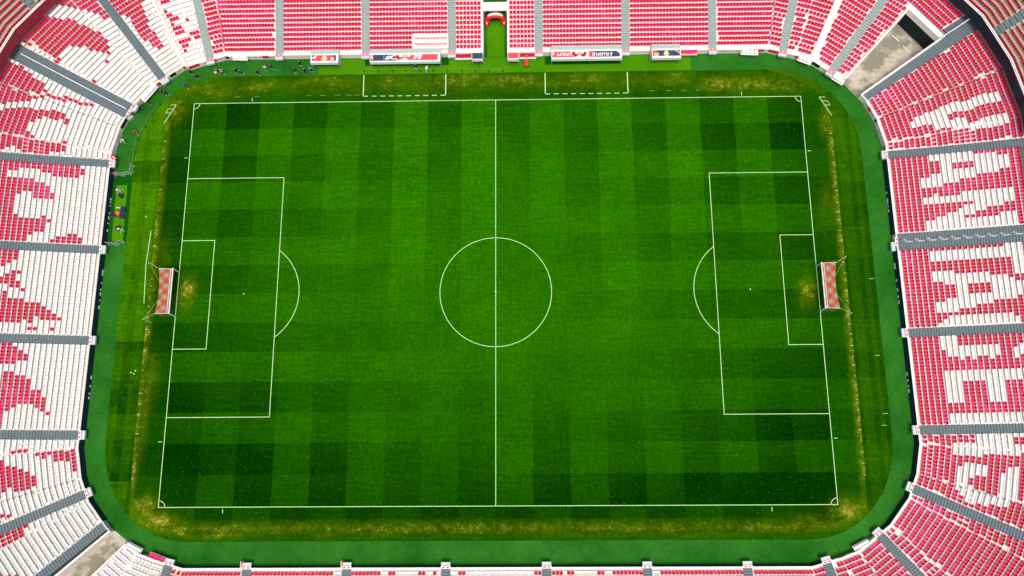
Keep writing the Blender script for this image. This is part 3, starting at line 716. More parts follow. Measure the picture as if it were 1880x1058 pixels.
# ---------------------------------------------------------------- upper tier corners
def upper(A, B, label, st_mat, aisle, n1=9):
    root = thing('upper_tier', label, 'grandstand')
    m = MB(); along(A, B, 19.42, 19.58, 7.4, 9.6, m); m.build('balcony_front', st_mat, root)
    m = MB(); along(A, B, 19.36, 19.50, 9.6, 9.66, m); along(A, B, 19.60, 19.78, 9.55, 9.68, m); m.build('coping', CREAM, root)
    m = MB(); along(A, B, 19.58, 27.5, 7.5, 7.6, m); m.build('soffit', CONC, root)
    m = MB()
    for n in range(n1):
        D0 = 19.85 + .8 * n; z = 8.75 + .4 * n
        along(A, B, D0 - (.27 if n == 0 else 0), D0 + .8, z - .4, z, m)
    m.build('terrace', mat('beige_concrete', (.40, .37, .28), .9, .08, 1.0, dirt=.3), root)
    m = MB()
    for h in range(2 * n1):
        D0 = 19.87 + .4 * h; z = 8.78 + .2 * h; a = [cross((aisle[0] + aisle[3] * .7, aisle[1] - aisle[2] * .7, aisle[2], aisle[3]), D)[1] for D in (D0, D0 + .4)]
        b = [cross((aisle[0] - aisle[3] * .7, aisle[1] + aisle[2] * .7, aisle[2], aisle[3]), D)[1] for D in (D0, D0 + .4)]
        m.prism([a[0], a[1], b[1], b[0]], z - .3, z)
    m.build('stairway', SLATE, root)
    S = []
    for n in range(n1):
        pts, segs = rowline(A, B, 19.85 + .8 * n + .5)
        for j, k in enumerate(segs):
            (ax, ay), (bx, by) = pts[j], pts[j + 1]; l = math.hypot(bx - ax, by - ay); c = int(l / .5)
            for q in range(c):
                u = (q + .5) / c; x, y = ax + (bx - ax) * u, ay + (by - ay) * u
                off = abs((x - aisle[0]) * aisle[3] - (y - aisle[1]) * aisle[2])
                if off > 1.0: S.append((x, y, 8.75 + .4 * n, *NRM[k]))
    return S
UP = upper(ed('r1', 1), L(66.5, 49.5, 50), 'upper tier balcony in the top right corner, red seats behind a dark front', NAVY, L(80.6, 39.9, 29))
UP += upper(L(-66, 52, 125), ed('l1', -1), 'upper tier balcony in the top left corner, red seats behind a cream rail', MAROON, L(-76.4, 47.0, 139))  # dark red of the front stands for red seats in shade
# ---------------------------------------------------------------- seats
HB = []
def seat_geo(folded=False, deep=0.0):
    """one tip-up seat: shaped pan, curved back with rounded top, bracket. x across, -y towards the pitch"""
    v, f = [], []
    def add(ps, fs):
        i = len(v); v.extend(ps); f.extend([tuple(i + k for k in q) for q in fs])
    w = .252
    if not folded:
        pan = [(-w, -.14 - deep), (-w * .5, -.16 - deep), (w * .5, -.16 - deep), (w, -.14 - deep), (w, .12), (-w, .12)]
        n = len(pan)
        add([(x, y, .40 + (.0 if y < 0 else -.02)) for x, y in pan] + [(x, y, .45 + (.01 if y < -.2 else -.02)) for x, y in pan],
            [tuple(range(n, 2 * n)), tuple(range(n - 1, -1, -1))] + [(j, (j + 1) % n, n + (j + 1) % n, n + j) for j in range(n)])
    bk = [(-w, .42), (w, .42), (w, .60), (w * .72, .68), (0, .71), (-w * .72, .68), (-w, .60)]
    n = len(bk)
    y0 = .13
    add([(x, y0 + (z - .42) * .12 - abs(x) * .12, z) for x, z in bk] + [(x, y0 + .045 + (z - .42) * .12 - abs(x) * .12, z) for x, z in bk],
        [tuple(range(n)), tuple(range(2 * n - 1, n - 1, -1))] + [((j + 1) % n, j, n + j, n + (j + 1) % n) for j in range(n)])
    if folded:
        r = [(.22 * math.cos(PI * j / 5), .50 + .24 * math.sin(PI * j / 5)) for j in range(6)]; n = 6
        add([(x, -.02, z) for x, z in r] + [(x * .9, .12, z) for x, z in r], [tuple(range(n)), tuple(range(2 * n - 1, n - 1, -1))] + [((j + 1) % n, j, n + j, n + (j + 1) % n) for j in range(n)])
        add([(-.2, -.03, .46), (.2, -.03, .46), (.2, .2, .46), (-.2, .2, .46), (-.2, -.03, .84), (.2, -.03, .84), (.2, .24, .84), (-.2, .24, .84)], [])
    nf = len(f)
    if deep > .08: add([(-.275, -.24, .30), (-.243, -.24, .30), (-.243, .16, .30), (-.275, .16, .30), (-.275, -.24, .47), (-.243, -.24, .47), (-.243, .18, .60), (-.275, .18, .60)], [(0, 1, 5, 4), (1, 2, 6, 5), (2, 3, 7, 6), (3, 0, 4, 7), (4, 5, 6, 7)])  # grey bar drawing the shade in the gap between white seats
    HB.append((nf, len(f)))
    add([(-.05, .10, 0), (.05, .10, 0), (.05, .2, 0), (-.05, .2, 0), (-.05, .02, .41), (.05, .02, .41), (.05, .2, .44), (-.05, .2, .44)],
        [(0, 1, 5, 4), (1, 2, 6, 5), (2, 3, 7, 6), (3, 0, 4, 7), (4, 5, 6, 7)])
    return v, f
SG = seat_geo(deep=.075); SGW = seat_geo(deep=.09); SGF = seat_geo(True)
def mesh_of(name, G, m):
    me = bpy.data.meshes.new(name); me.from_pydata(G[0], [], G[1]); me.materials.append(m); me.materials.append(GAP_SHADE)
    if G is SGW:
        for k in range(*HB[1]): me.polygons[k].material_index = 1
    return me
GAP_SHADE = mat('grey_gap_shade', (.60, .59, .55), .7)
SMESH = {m.name: mesh_of('seat_mesh', SGW if m in (WSEAT, WSEAT2) else SG, m) for m in (RED, RED2, RED3, WSEAT, WSEAT2)}
ALL = []     # (key, bi, row, idx, colour, x, y, z, nx, ny, area, inframe)
for bi, b in enumerate(BL):
    S = seats_of(bi); rows = MAPS.get(b[0]); rows = rows.split() if rows else None
    for (n, i, x, y, z, nx, ny) in S:
        u, v = project(x, y, z + .45)
        if not (-260 < u < 2140 and -170 < v < 1230): continue
        c = '1'
        if rows:
            r_ = rows[n - b[5]] if n - b[5] < len(rows) else '1'; c = r_[0]
            if len(r_) > 1:
                k = 0; c_ = r_[0]
                for ch in r_[1:]:
                    k += ord(ch) - 48
                    if i < k: break
                    c_ = '0' if c_ == '1' else '1'
                c = c_
        elif b[0] == 'B0': c = '0'
        p0 = project(x, y, z + .45); p1 = project(x - ny * .47, y + nx * .47, z + .45); p2 = project(x + nx * .45, y + ny * .45, z + .8)
        ar = abs((p1[0] - p0[0]) * (p2[1] - p0[1]) - (p1[1] - p0[1]) * (p2[0] - p0[0]))
        ALL.append((b[0], bi, n, i, c, x, y, z, nx, ny, ar, 8 < u < 1872 and 8 < v < 1050))
grp = {}
for s_ in ALL: grp.setdefault((s_[1], s_[2], s_[4]), []).append(s_)
chosen = set()
for colour in '01':
    cand = sorted([(sum(s_[10] for s_ in g_) / len(g_), k) for k, g_ in grp.items() if k[2] == colour and all(s_[11] for s_ in g_)], reverse=True)
    tot = 0
    for ar, k in cand:
        if tot + len(grp[k]) <= 300: chosen.add(k); tot += len(grp[k])
ORD = 'front second third fourth fifth sixth seventh eighth ninth tenth eleventh twelfth thirteenth fourteenth fifteenth sixteenth seventeenth eighteenth nineteenth twentieth twenty-first twenty-second twenty-third'.split()
rs = random.Random(77)
def shade(x, y, c):
    w = math.sin(x * .21 + 1.3) * math.cos(y * .17) + math.sin(x * .9 + y * 1.1) * .4 + rs.uniform(-.8, .8)
    if c == '1': return RED2 if w > 1.0 else RED3 if w < -.75 else RED
    return WSEAT2 if w > 1.15 else WSEAT
bulk = {'0': MB(), '1': MB()}; MI = {RED.name: 0, RED2.name: 1, RED3.name: 2, WSEAT.name: 0, WSEAT2.name: 1}
def put(mb, G, x, y, z, nx, ny, mi):
    i = len(mb.v); f = G[1]
    # local -y faces the pitch: local x -> (-ny, nx) rotated, local y -> outward normal
    for (a, b, c) in G[0]: mb.v.append((x + a * ny + b * nx, y - a * nx + b * ny, z + c))
    for k_, q in enumerate(f):
        mb.f.append(tuple(i + k for k in q)); mb.m.append(3 if G is SGW and HB[1][0] <= k_ < HB[1][1] else mi)
for k, g_ in grp.items():
    for s_ in g_:
        key, bi, n, i, c, x, y, z, nx, ny = s_[:10]; j = rs.uniform(-.012, .012); m_ = shade(x, y, c)
        if k in chosen:
            o = bpy.data.objects.new('red_stadium_chair' if c == '1' else 'white_stadium_chair', SMESH[m_.name]); COL.objects.link(o)
            o.location = (x, y, z); o.rotation_euler = (0, 0, math.atan2(ny, nx) - PI / 2)
            w_ = ('red' if c == '1' else 'white') + ' seat in the ' + ORD[n] + ' row, ' + BL[bi][1]
            tag(o, w_, 'chair', w_.replace('seat in', 'seats in', 1))
        else: put(bulk[c], SG if c == '1' else SGW, x + nx * j, y + ny * j, z, nx, ny, MI[m_.name])
for (x, y, z, nx, ny) in UP:
    u, v = project(x, y, z)
    if -100 < u < 1990 and -90 < v < 1100: put(bulk['1'], SGF, x, y, z, nx, ny, 2 if rs.random() < .7 else 0)
for c, nm, ms in (('1', 'red_seats', [RED, RED2, RED3]), ('0', 'white_seats', [WSEAT, WSEAT2, WSEAT, GAP_SHADE])):
    o = bulk[c].build(nm, ms); tag(o, ('red' if c == '1' else 'white') + ' plastic seats filling the remaining rows of the stands', 'seats', kind='stuff')
# ---------------------------------------------------------------- goals
NETM = bpy.data.materials.new('checked_net'); _t, _b = nt(NETM)
_tc = _t.nodes.new('ShaderNodeTexCoord'); _mp = _t.nodes.new('ShaderNodeMapping'); _mp.inputs['Rotation'].default_value = (0, 0, PI / 4); _mp.inputs['Location'].default_value = (.31, .2, 0)
_ck = _t.nodes.new('ShaderNodeTexChecker'); _ck.inputs['Scale'].default_value = 1.0
def _sepscale():
    _t.links.new(_tc.outputs['Object'], _mp.inputs[0]); sp = _t.nodes.new('ShaderNodeSeparateXYZ'); _t.links.new(_mp.outputs[0], sp.inputs[0])
    outs = []
    for i in (0, 1):
        f = math_node(_t, 'FRACT', math_node(_t, 'MULTIPLY', sp.outputs[i], 1 / 1.28)); outs.append(math_node(_t, 'GREATER_THAN', f, .5))
    return outs
_u, _v = _sepscale()
_both = math_node(_t, 'MULTIPLY', _u, _v); _any = math_node(_t, 'MAXIMUM', _u, _v)
_c = mix(_t, _any, (.36, .32, .22), (.40, .15, .08)); _c = mix(_t, _both, _c, (.50, .06, .015))
_t.links.new(_c, _b.inputs['Base Color']); _b.inputs['Roughness'].default_value = .9
_f = math_node(_t, 'GREATER_THAN', math_node(_t, 'FRACT', math_node(_t, 'MULTIPLY', _mp.outputs[0], 1)), 0) if False else None
_b.inputs['Alpha'].default_value = .84
SIDE = bpy.data.materials.new('thin_net'); _t2, _b2 = nt(SIDE); _b2.inputs['Base Color'].default_value = (.6, .55, .42, 1); _b2.inputs['Alpha'].default_value = .13; _b2.inputs['Roughness'].default_value = .9
def goal(sx, label):
    t = thing('goal', label, 'goal', (sx * 52.5, 0, 0), 0 if sx > 0 else PI, 'goals at the two ends of the pitch')
    m = MB(); m.bar((0, -3.72, .012), (0, -3.72, 2.5), .08, n=10); m.build('goal_post', WHITE, t)
    m = MB(); m.bar((0, 3.72, .012), (0, 3.72, 2.5), .08, n=10); m.build('goal_post', WHITE, t)
    m = MB(); m.bar((0, -3.80, 2.5), (0, 3.80, 2.5), .10, n=10); m.bar((.32, -3.70, 2.56), (.32, 3.70, 2.56), .05); m.build('crossbar', WHITE, t)
    m = MB(); n1, n2 = 8, 24; P = {}
    for i in range(n1 + 1):
        for j in range(n2 + 1):
            u, v = i / n1, j / n2 * 2 - 1; bow = .35 * (1 - v * v) * u
            P[i, j] = (u * 2.35 - bow, v * (3.68 + .06 * u), 2.48 - .10 * math.sin(PI * u) * (1 - v * v) - .05 * u)
    for i in range(n1):
        for j in range(n2): m.poly([P[i, j], P[i + 1, j], P[i + 1, j + 1], P[i, j + 1]])
    m.build('roof_net', NETM, t)
    m = MB()
    for j in range(n2): m.poly([P[n1, j], P[n1, j + 1], (2.25, P[n1, j + 1][1], .02), (2.25, P[n1, j][1], .02)])
    for s_ in (-1, 1): m.poly([(0, s_ * 3.7, 2.45), (2.3, s_ * 3.74, 2.43), (2.25, s_ * 3.74, .02), (0, s_ * 3.7, .02)])
    m.build('side_net', SIDE, t)
    for s_ in (-1, 1):
        m = MB(); m.bar((0, s_ * 3.68, 2.5), (2.35, s_ * 3.76, 2.46), .04); m.build('net_bracket', WHITE, t)
        m = MB(); m.bar((3.9, s_ * 4.68, .012), (3.9, s_ * 4.68, 2.9), .05, n=8); m.build('net_stanchion', WHITE, t)
        m = MB(); m.bar((2.35, s_ * 3.74, 2.42), (3.9, s_ * 4.68, 2.85), .018); m.bar((2.05, s_ * 1.6, 2.42), (3.9, s_ * 4.68, 2.85), .012); m.build('guy_line', LINE, t)
goal(-1, 'left goal with white posts and red checked net'); goal(1, 'right goal with white posts and red checked net')
# ---------------------------------------------------------------- dugouts
def dugout(name, label, x0, x1, y0, y1, segs, wings, texts, crest, group):
    """roof slopes down to the wall behind; open towards the pitch"""
    t = thing(name, label, 'dugout', ((x0 + x1) / 2, (y0 + y1) / 2, 0), 0, group); W_ = (x1 - x0) / 2; D_ = (y1 - y0) / 2; H = 2.25
    m = MB(); m.prism([(-W_, -D_), (W_, -D_), (W_, D_), (-W_, D_)], H - .1, H); m.build('roof', WHITE, t)
    m = MB(); m.prism([(-W_ - .02, -D_ - .14), (W_ + .02, -D_ - .14), (W_ + .02, -D_), (-W_ - .02, -D_)], [H - .55, H - .55, H - .3, H - .3], [H - .45, H - .45, H - .02, H - .02]); m.build('front_visor', GLASSY, t)
    for a, b, y_, yy, mt in segs:
        m = MB(); m.prism([(a, y_), (b, y_), (b, yy), (a, yy)], H + .004, H + .02); m.build('roof_banner', mt, t)
    for tri, mt in wings:
        m = MB(); m.prism(tri, H + .021, H + .03); m.build('banner_shape', mt, t)
    for body, size, x, y, rot, sh, sx in texts: text_mesh('lettering', body, size, (x, y, H + .036), (0, 0, rot), WHITE, t, .006, sh, sx)
    if crest:
        for nm, poly, mt, z in crest:
            m = MB(); m.prism(poly, H + z, H + z + .012); m.build(nm, mt, t)
    for s_ in (-1, 1):
        m = MB(); m.prism([(s_ * W_ - .03, -D_ * .55), (s_ * W_ + .03, -D_ * .55), (s_ * W_ + .03, D_ + .1), (s_ * W_ - .03, D_ + .1)], .02, H - .1); m.build('side_panel', GLASSY, t)
        m = MB(); m.bar((s_ * (W_ - .06), -D_ + .1, .02), (s_ * (W_ - .06), -D_ + .1, H - .1), .05); m.build('corner_post', GREYM, t)
    m = MB(); m.prism([(-W_ + .05, D_ - .1), (W_ - .05, D_ - .1), (W_ - .05, D_), (-W_ + .05, D_)], .02, H - .1); m.build('rear_panel', GREYM, t)
    if W_ > 1.5:
        m = MB(); m.prism([(-W_, D_), (W_, D_), (W_, D_ + .95), (-W_, D_ + .95)], [H - .12, H - .12, H - .25, H - .25], [H - .06, H - .06, H - .2, H - .2]); m.bar((-W_, D_ + .42, H - .05), (W_, D_ + .42, H - .05), .03); m.build('rear_canopy', GLASSY, t)
    n = max(2, int(2 * W_ / .62))
    for i in range(n):
        x = -W_ + .3 + (2 * W_ - .6) * (i + .5) / n
        o = bpy.data.objects.new('bench_seat', SMESH[RED3.name]); COL.objects.link(o); o.parent = t; o.location = (x, D_ - .55, .02)
    return t
def crest(cx, w, cols):
    """winged club crest lying upside down on the roof: dark red wings, yellow bird, white ribbon"""
    r = []
    def ell(x, y, a, b, n=18): return [(cx + x + a * math.cos(2 * PI * i / n), y + b * math.sin(2 * PI * i / n)) for i in range(n)]
    r.append(('crest_halo', [(cx + a * w, b) for a, b in ((-1.25, .50), (-.9, .1), (-.85, -.42), (-.5, -.62), (0, -.66), (.5, -.62), (.8, -.40), (1.05, .1), (1.2, .50))], WHITE, .022))
    for s_ in (-1, 1):
        r.append(('crest_wing', [(cx + s_ * a * w, b) for a, b in ((.98, .38), (.62, .46), (.50, .10), (.20, -.02), (.12, -.30), (.36, -.52), (.66, -.50), (.86, -.20))][::s_], cols[0], .036))
    r.append(('crest_wing_dark', [(cx + a * w, b) for a, b in ((-.9, .30), (-.72, .46), (-.60, .12), (-.5, -.2), (-.72, -.30))][::-1], MAROON, .05))
    r.append(('crest_bird', ell(.03 * w, .22, .36 * w, .26), YEL, .05))
    r.append(('crest_shield', [(cx + a * w, b) for a, b in ((-.22, .30), (-.18, -.08), (0, -.22), (.2, -.06), (.22, .30))], cols[1], .064))
    r.append(('crest_mark', [(cx + a * w, b) for a, b in ((-.1, .22), (-.08, .02), (0, -.06), (.1, .04), (.1, .2))], WHITE, .077))
    r.append(('crest_ribbon', [(cx + a * w, b) for a, b in ((-.5, -.50), (-.2, -.30), (0, -.22), (.2, -.30), (.45, -.52), (.2, -.62), (-.3, -.62))][::-1], WHITE, .064))
    return r
dugout('team_dugout', 'long dugout left of the tunnel, roof half navy half red with winged crest', -21.65, -9.5, 40.25, 41.9,
       [(-5.55, -1.5, -.58, .56, NAVYR), (-1.2 + .7, 5.65, -.52, .56, CORAL)],
       [([(-6.0, -.62), (-5.6, -.62), (-5.6, -.2), (-6.0, .1)], CORAL), ([(-3.68, -.58), (-3.64, -.58), (-3.64, .56), (-3.68, .56)], WHITE), ([(5.3, .56), (5.65, .3), (5.65, .56)], NAVYR)] +
       [([(-6.02 + .12 * i, .1), (-5.96 + .12 * i, .1), (-5.96 + .12 * i, .56), (-6.02 + .12 * i, .56)], GREYM) for i in range(4)],
       [('#O', 1.15, -2.45, .0, 0, .35, 1.25), ('78', 1.15, 2.1, .02, 0, .35, 1.1)], crest(-.05, 1.75, (CORAL, CORAL)), None)
dugout('team_dugout', 'long dugout right of the tunnel reading E PLURIBUS UNUM upside down on its roof', 9.7, 21.8, 40.4, 42.1,
       [(-5.9, -2.0, -.56, .54, CORAL), (.9, 5.7, -.52, .56, NAVYR)],
       [([(-5.98, -.1), (-5.5, -.1), (-5.5, .54), (-5.98, .54)], PINKV), ([(5.05, .57), (5.75, .05), (5.75, .57)], WHITE), ([(.4, -.52), (1.4, -.52), (1.2, .56), (.4, .56)], CORAL)],
       [('UNUM', .84, -3.75, .0, PI, .30, 1.0), ('E PLURIBUS', .84, 2.75, .0, PI, .30, .80)], crest(-1.25, 1.30, (MAROON, CORAL)), None)
def small_crest():
    return [('crest_disc', [(.32 * math.cos(2 * PI * i / 16), .22 + .26 * math.sin(2 * PI * i / 16)) for i in range(16)], WHITE, .03),
            ('crest_wings', [(-.62, -.12), (-.25, .06), (.25, .06), (.62, -.12), (.35, -.25), (.3, -.48), (-.3, -.48), (-.35, -.25)][::-1], YEL, .045)]
dugout('small_dugout', 'short dugout left of the long dugouts with a mostly red roof', -31.95, -27.15, 40.3, 41.95,
       [(-2.2, 1.45, -.5, .56, CORAL), (1.45, 2.0, -.5, .56, NAVYR)], [([(-2.25, -.05), (-1.45, .0), (-1.45, .57), (-2.25, .57)], WHITE), ([(-2.2, .12), (-1.5, .56), (-2.2, .56)], NAVYR), ([(1.05, -.42), (1.7, -.42), (1.7, .15), (1.05, .15)], PINKV)], [], small_crest(), None)
dugout('small_dugout', 'short dugout right of the long dugouts with a mostly navy roof', 26.95, 31.9, 40.35, 42.1,
       [(-2.35, -1.6, -.5, .56, CORAL), (-1.6, 2.3, -.5, .56, NAVYR)], [([(-2.1, -.48), (-1.3, -.48), (-1.3, .1), (-2.1, .1)], PINKV), ([(1.4, .57), (2.3, -.1), (2.3, .57)], PINKV), ([(1.9, .57), (2.3, .1), (2.3, .57)], WHITE)], [], small_crest(), None)
dugout('steward_shelter', 'small shelter with navy roof left of the tunnel mouth', -4.0, -2.12, 40.5, 41.8, [(-.9, .9, -.52, .6, NAVYR)], [], [], [], None)
dugout('steward_shelter', 'small shelter with red roof right of the tunnel mouth', 2.16, 4.1, 40.45, 41.8, [(-.9, .9, -.48, .58, CORAL)], [], [], [], None)
# covered rows
t = thing('seat_cover', 'pale pink fabric cover over three rows above the left dugout', 'cover', (-11.25, 43.05, 0))
m = MB(); m.prism([(-3.05, 0), (3.1, 0), (3.1, 2.55), (-3.05, 2.55)], [1.1, 1.1, 1.6, 1.6], [1.66, 1.66, 2.3, 2.3]); m.build('cover_sheet', mat('pale_pink_sheet', (.88, .66, .62), .8, .05), t)
m = MB()
for y, z in ((.75, 1.86), (1.72, 2.1)):
    m.prism([(-2.75, y - .13), (2.85, y - .13), (2.85, y + .13), (-2.75, y + .13)], z - .05, z + .12)
m.build('cover_ridge', mat('pink_cover_ridge', (.82, .30, .34), .8, .05), t)
# ---------------------------------------------------------------- loose rows of pitchside seats
def side_seats(a, b, n, deg, material, z, label, group, plate=WHITE):
    for i in range(n):
        u = (i + .5) / n; x, y = a[0] + (b[0] - a[0]) * u, a[1] + (b[1] - a[1]) * u
        o = bpy.data.objects.new('pitchside_chair', SMESH[material.name]); COL.objects.link(o)
        o.location = (x, y, z); o.rotation_euler = (0, 0, math.radians(deg) - PI / 2); o.scale = (1.12, 1.12, 1)
        tag(o, label, 'chair', group)
    t = thing('seat_platform', 'white platform carrying the ' + group, 'platform', ((a[0] + b[0]) / 2, (a[1] + b[1]) / 2, 0), math.atan2(b[1] - a[1], b[0] - a[0]))
    l = math.hypot(b[0] - a[0], b[1] - a[1]); m = MB(); m.box(-l / 2 - .1, l / 2 + .1, -.42, .42, z - .1, z); m.build('deck', plate, t)
    for q in (-l / 2 + .1, l / 2 - .1):
        for r_ in (-.3, .3): m = MB(); m.bar((q, r_, .013), (q, r_, z - .1), .04); m.build('leg', GREYM, t)
side_seats((-61.0, 34.2), (-59.0, 36.9), 6, 140, WSEAT, 1.0, 'white seat hanging over the wall below the top left corner stairway', 'white pitchside seats in the top left corner')
side_seats((-45.9, 42.15), (-43.5, 42.0), 4, 94, WSEAT, .95, 'white seat on the ledge above the group of people', 'white ledge seats left of the top stand')
side_seats((42.6, 41.9), (45.4, 41.75), 4, 88, WSEAT, .95, 'white seat on the ledge at the right end of the top stand', 'white ledge seats at the right end of the top stand')
side_seats((52.3, 40.6), (54.3, 39.7), 3, 65, WSEAT, 1.0, 'white seat on the wall near the pale corner strip', 'white wall seats near the pale strip')
side_seats((57.9, 37.0), (59.5, 35.8), 4, 53, WSEAT, 1.0, 'white seat on the wall beside the top right gate', 'white wall seats beside the top right gate')
side_seats((-7.0, 41.9), (-4.25, 41.9), 5, 90, RED3, .5, 'bright red seat between a stairway and the navy shelter', 'red staff seats left of the tunnel')
side_seats((4.3, 41.9), (7.0, 41.9), 5, 90, RED3, .5, 'bright red seat between the red shelter and a stairway', 'red staff seats right of the tunnel')
side_seats((30.9 + 1.2, 41.95), (34.9, 41.95), 5, 90, RED2, .9, 'faded red seat on the ledge beside the navy-roofed dugout', 'faded red ledge seats', PINKV)
side_seats((54.0, -40.4), (56.1, -39.35), 5, -60, WSEAT, 1.0, 'white seat on the wall in the bottom right corner', 'white wall seats in the bottom right corner')
side_seats((-56.2, -39.4), (-54.1, -40.4), 5, 240, WSEAT, 1.0, 'white seat on the wall beside the bottom left gate', 'white wall seats beside the bottom left gate')
side_seats((-52.6, -40.9), (-50.2, -41.75), 5, 250, RED2, 1.15, 'pink seat on the wall by the bottom left corner', 'pink wall seats at the bottom left', PINKV)
# small flags on the bottom wall
for i, (x, lb) in enumerate(((-38.5, 'red and white board standing out from the bottom wall, left one of two'), (-23.25, 'red and white board standing out from the bottom wall, right one of two'))):
    t = thing('side_board', lb, 'board', (x, -42.55, 0)); m = MB(); m.box(-.09, .02, -.3, .62, .013, 1.5); m.build('white_face', CREAM, t); m = MB(); m.box(.02, .14, -.3, .5, .013, 1.46); m.build('red_face', REDV, t)
t = thing('flag_pole', 'short white pole leaning out over the bottom wall', 'pole', (-7.2, -42.7, 1.3), .9); m = MB(); m.bar((-.45, 0, 0), (.55, 0, .25), .04); m.build('shaft', WHITE, t); m = MB(); m.bar((-.5, 0, -.02), (-.42, 0, .0), .07); m.build('clamp', GREYM, t)
# ---------------------------------------------------------------- rope posts
def post(x, y, label, group):
    t = thing('rope_post', label, 'post', (x, y, .013), rs.uniform(0, 1), group)
    m = MB(); m.bar((0, 0, .05), (0, 0, 1.0), .028); m.build('stem', BLACK, t)
    m = MB()
    for i in range(3):
        a = 2 * PI * i / 3; m.bar((0, 0, .12), (.27 * math.cos(a), .27 * math.sin(a), .02), .03)
    m.build('tripod_foot', BLACK, t); return t
PT = [(-23.0, 39.65), (-20.5, 39.6), (-18.0, 39.6), (-15.7, 39.6), (-13.2, 39.55), (-10.8, 39.5), (-8.4, 39.5), (-5.9, 39.45), (-3.5, 39.4), (-1.1, 39.35), (1.3, 39.3)]
PLN = [(-58.3, 33.8), (-59.5, 31.9), (-60.6, 29.6), (-61.6, 27.3), (-61.9, 25.0), (-61.9, 22.8)]
for x, y in PT: post(x, y, 'black tripod rope post in the line before the left dugout', 'rope posts along the top')
for x, y in PLN: post(x, y, 'black tripod rope post in the curved line at the top left corner', 'rope posts in the corner')
for P_, lb in ((PT, 'thin pale rope strung between the posts before the dugouts'), (PLN, 'thin pale rope strung round the top left corner')):
    m = MB()
    for a, b in zip(P_, P_[1:]): m.bar((*a, .98), ((a[0] + b[0]) / 2, (a[1] + b[1]) / 2, .92), .014, n=4); m.bar(((a[0] + b[0]) / 2, (a[1] + b[1]) / 2, .92), (*b, .98), .014, n=4)
    tag(m.build('barrier_rope', mat('straw_rope', (.34, .38, .10), .8)), lb, 'rope')
# ---------------------------------------------------------------- fenced equipment area on the left
def barrier(a, b, label, two=False):
    t = thing('crowd_barrier', label, 'barrier', ((a[0] + b[0]) / 2, (a[1] + b[1]) / 2, .013), math.atan2(b[1] - a[1], b[0] - a[0]), 'grey barriers round the equipment area')
    l = math.hypot(b[0] - a[0], b[1] - a[1]) / 2; m = MB()
    for z in (.12, 1.05): m.bar((-l, 0, z), (l, 0, z), .03)
    for x in (-l, l): m.bar((x, 0, .02), (x, 0, 1.05), .03)
    m.build('frame', mat('galvanised_steel', (.45, .50, .46), .5), t)
    m = MB(); k = int(2 * l / .14)
    for i in range(1, k): m.bar((-l + 2 * l * i / k, 0, .12), (-l + 2 * l * i / k, 0, 1.05), .012, n=4)
    m.build('bars', MATS['galvanised_steel'], t)
    m = MB(); m.box(-l + .1, -l + .2, -.3, .3, 0, .03); m.box(l - .2, l - .1, -.3, .3, 0, .03); m.build('foot', GREYM, t)
barrier((-65.1, 20.95), (-63.6, 20.9), 'upper grey barrier touching the left wall'); barrier((-63.55, 20.92), (-62.2, 21.2), 'angled grey barrier beside the upper wall barrier')
barrier((-62.15, 21.3), (-62.05, 22.7), 'grey barrier along the turf edge above the light mat')
barrier((-65.0, 8.7), (-63.5, 8.6), 'lower grey barrier touching the left wall'); barrier((-63.45, 8.6), (-62.2, 9.1), 'angled grey barrier below the light mat')
def cylthing(name, label, cat, x, y, r, h, m0, m1):
    t = thing(name, label, cat, (x, y, .013)); m = MB(); m.prism(disc(0, 0, r, 24)[:-1] if False else disc(0, 0, r, 24), 0, h); m.build('drum_body', m0, t)
    m = MB()
    for i in range(24):
        a, b = 2 * PI * i / 24, 2 * PI * (i + 1) / 24; m.bar((r * math.cos(a), r * math.sin(a), h), (r * math.cos(b), r * math.sin(b), h), .04, n=5)
    m.build('rim', m1, t); return t
cylthing('cable_drum', 'black round drum beside the crossed stand on the light mat', 'drum', -63.45, 17.1, .36, .6, BLACK, mat('teal_rim', (.01, .10, .10), .5))
cylthing('cable_drum', 'black round drum beside the camera rig on the light mat', 'drum', -63.35, 11.35, .38, .6, BLACK, NAVYR)
t = thing('crossed_stand', 'grey X shaped folding stand at the upper end of the mat', 'stand', (-63.6, 17.95, .013), .6)
m = MB(); m.bar((-.55, 0, .5), (.55, 0, .5), .045); m.bar((0, -.5, .46), (0, .5, .46), .045); m.build('cross_arm', mat('grey_plastic', (.42, .46, .44), .5), t)
for x, y in ((-.5, 0), (.5, 0), (0, -.45), (0, .45)): m = MB(); m.bar((x * .3, y * .3, .5), (x, y, 0), .025); m.build('leg', GREYM, t)
t = thing('white_case', 'small white case next to the crossed stand', 'case', (-64.35, 18.25, .013)); m = MB(); m.box(-.16, .16, -.12, .12, 0, .26); m.build('case_body', WHITE, t); m = MB(); m.bar((-.08, 0, .29), (.08, 0, .29), .02); m.build('handle', GREYM, t)
def flightcase(x, y, sx, sy, label, h=.7, m0=NAVYR):
    t = thing('flight_case', label, 'case', (x, y, .013)); m = MB(); m.box(-sx, sx, -sy, sy, .06, h); m.build('case_body', m0, t)
    m = MB(); m.box(-sx - .02, sx + .02, -sy - .02, sy + .02, h * .62, h * .66); 
    for a in (-1, 1):
        for b in (-1, 1): m.box(a * sx - .03, a * sx + .03, b * sy - .03, b * sy + .03, 0, h + .012)
    m.build('edge_trim', GREYM, t); return t
NB = mat('navy_case', (.012, .022, .05), .5)
flightcase(-64.25, 13.75, .28, .42, 'square navy case left of the orange ball', .6, NB)
flightcase(-62.85, 14.55, .30, .52, 'upper tall navy case right of the orange ball', .7, NB); flightcase(-62.95, 13.5, .32, .5, 'lower tall navy case right of the orange ball', .6, NB)
flightcase(-62.5, 33.0, .62, .28, 'long grey case by the wall below the corner stairway', .7, GREYM).rotation_euler = (0, 0, .9)
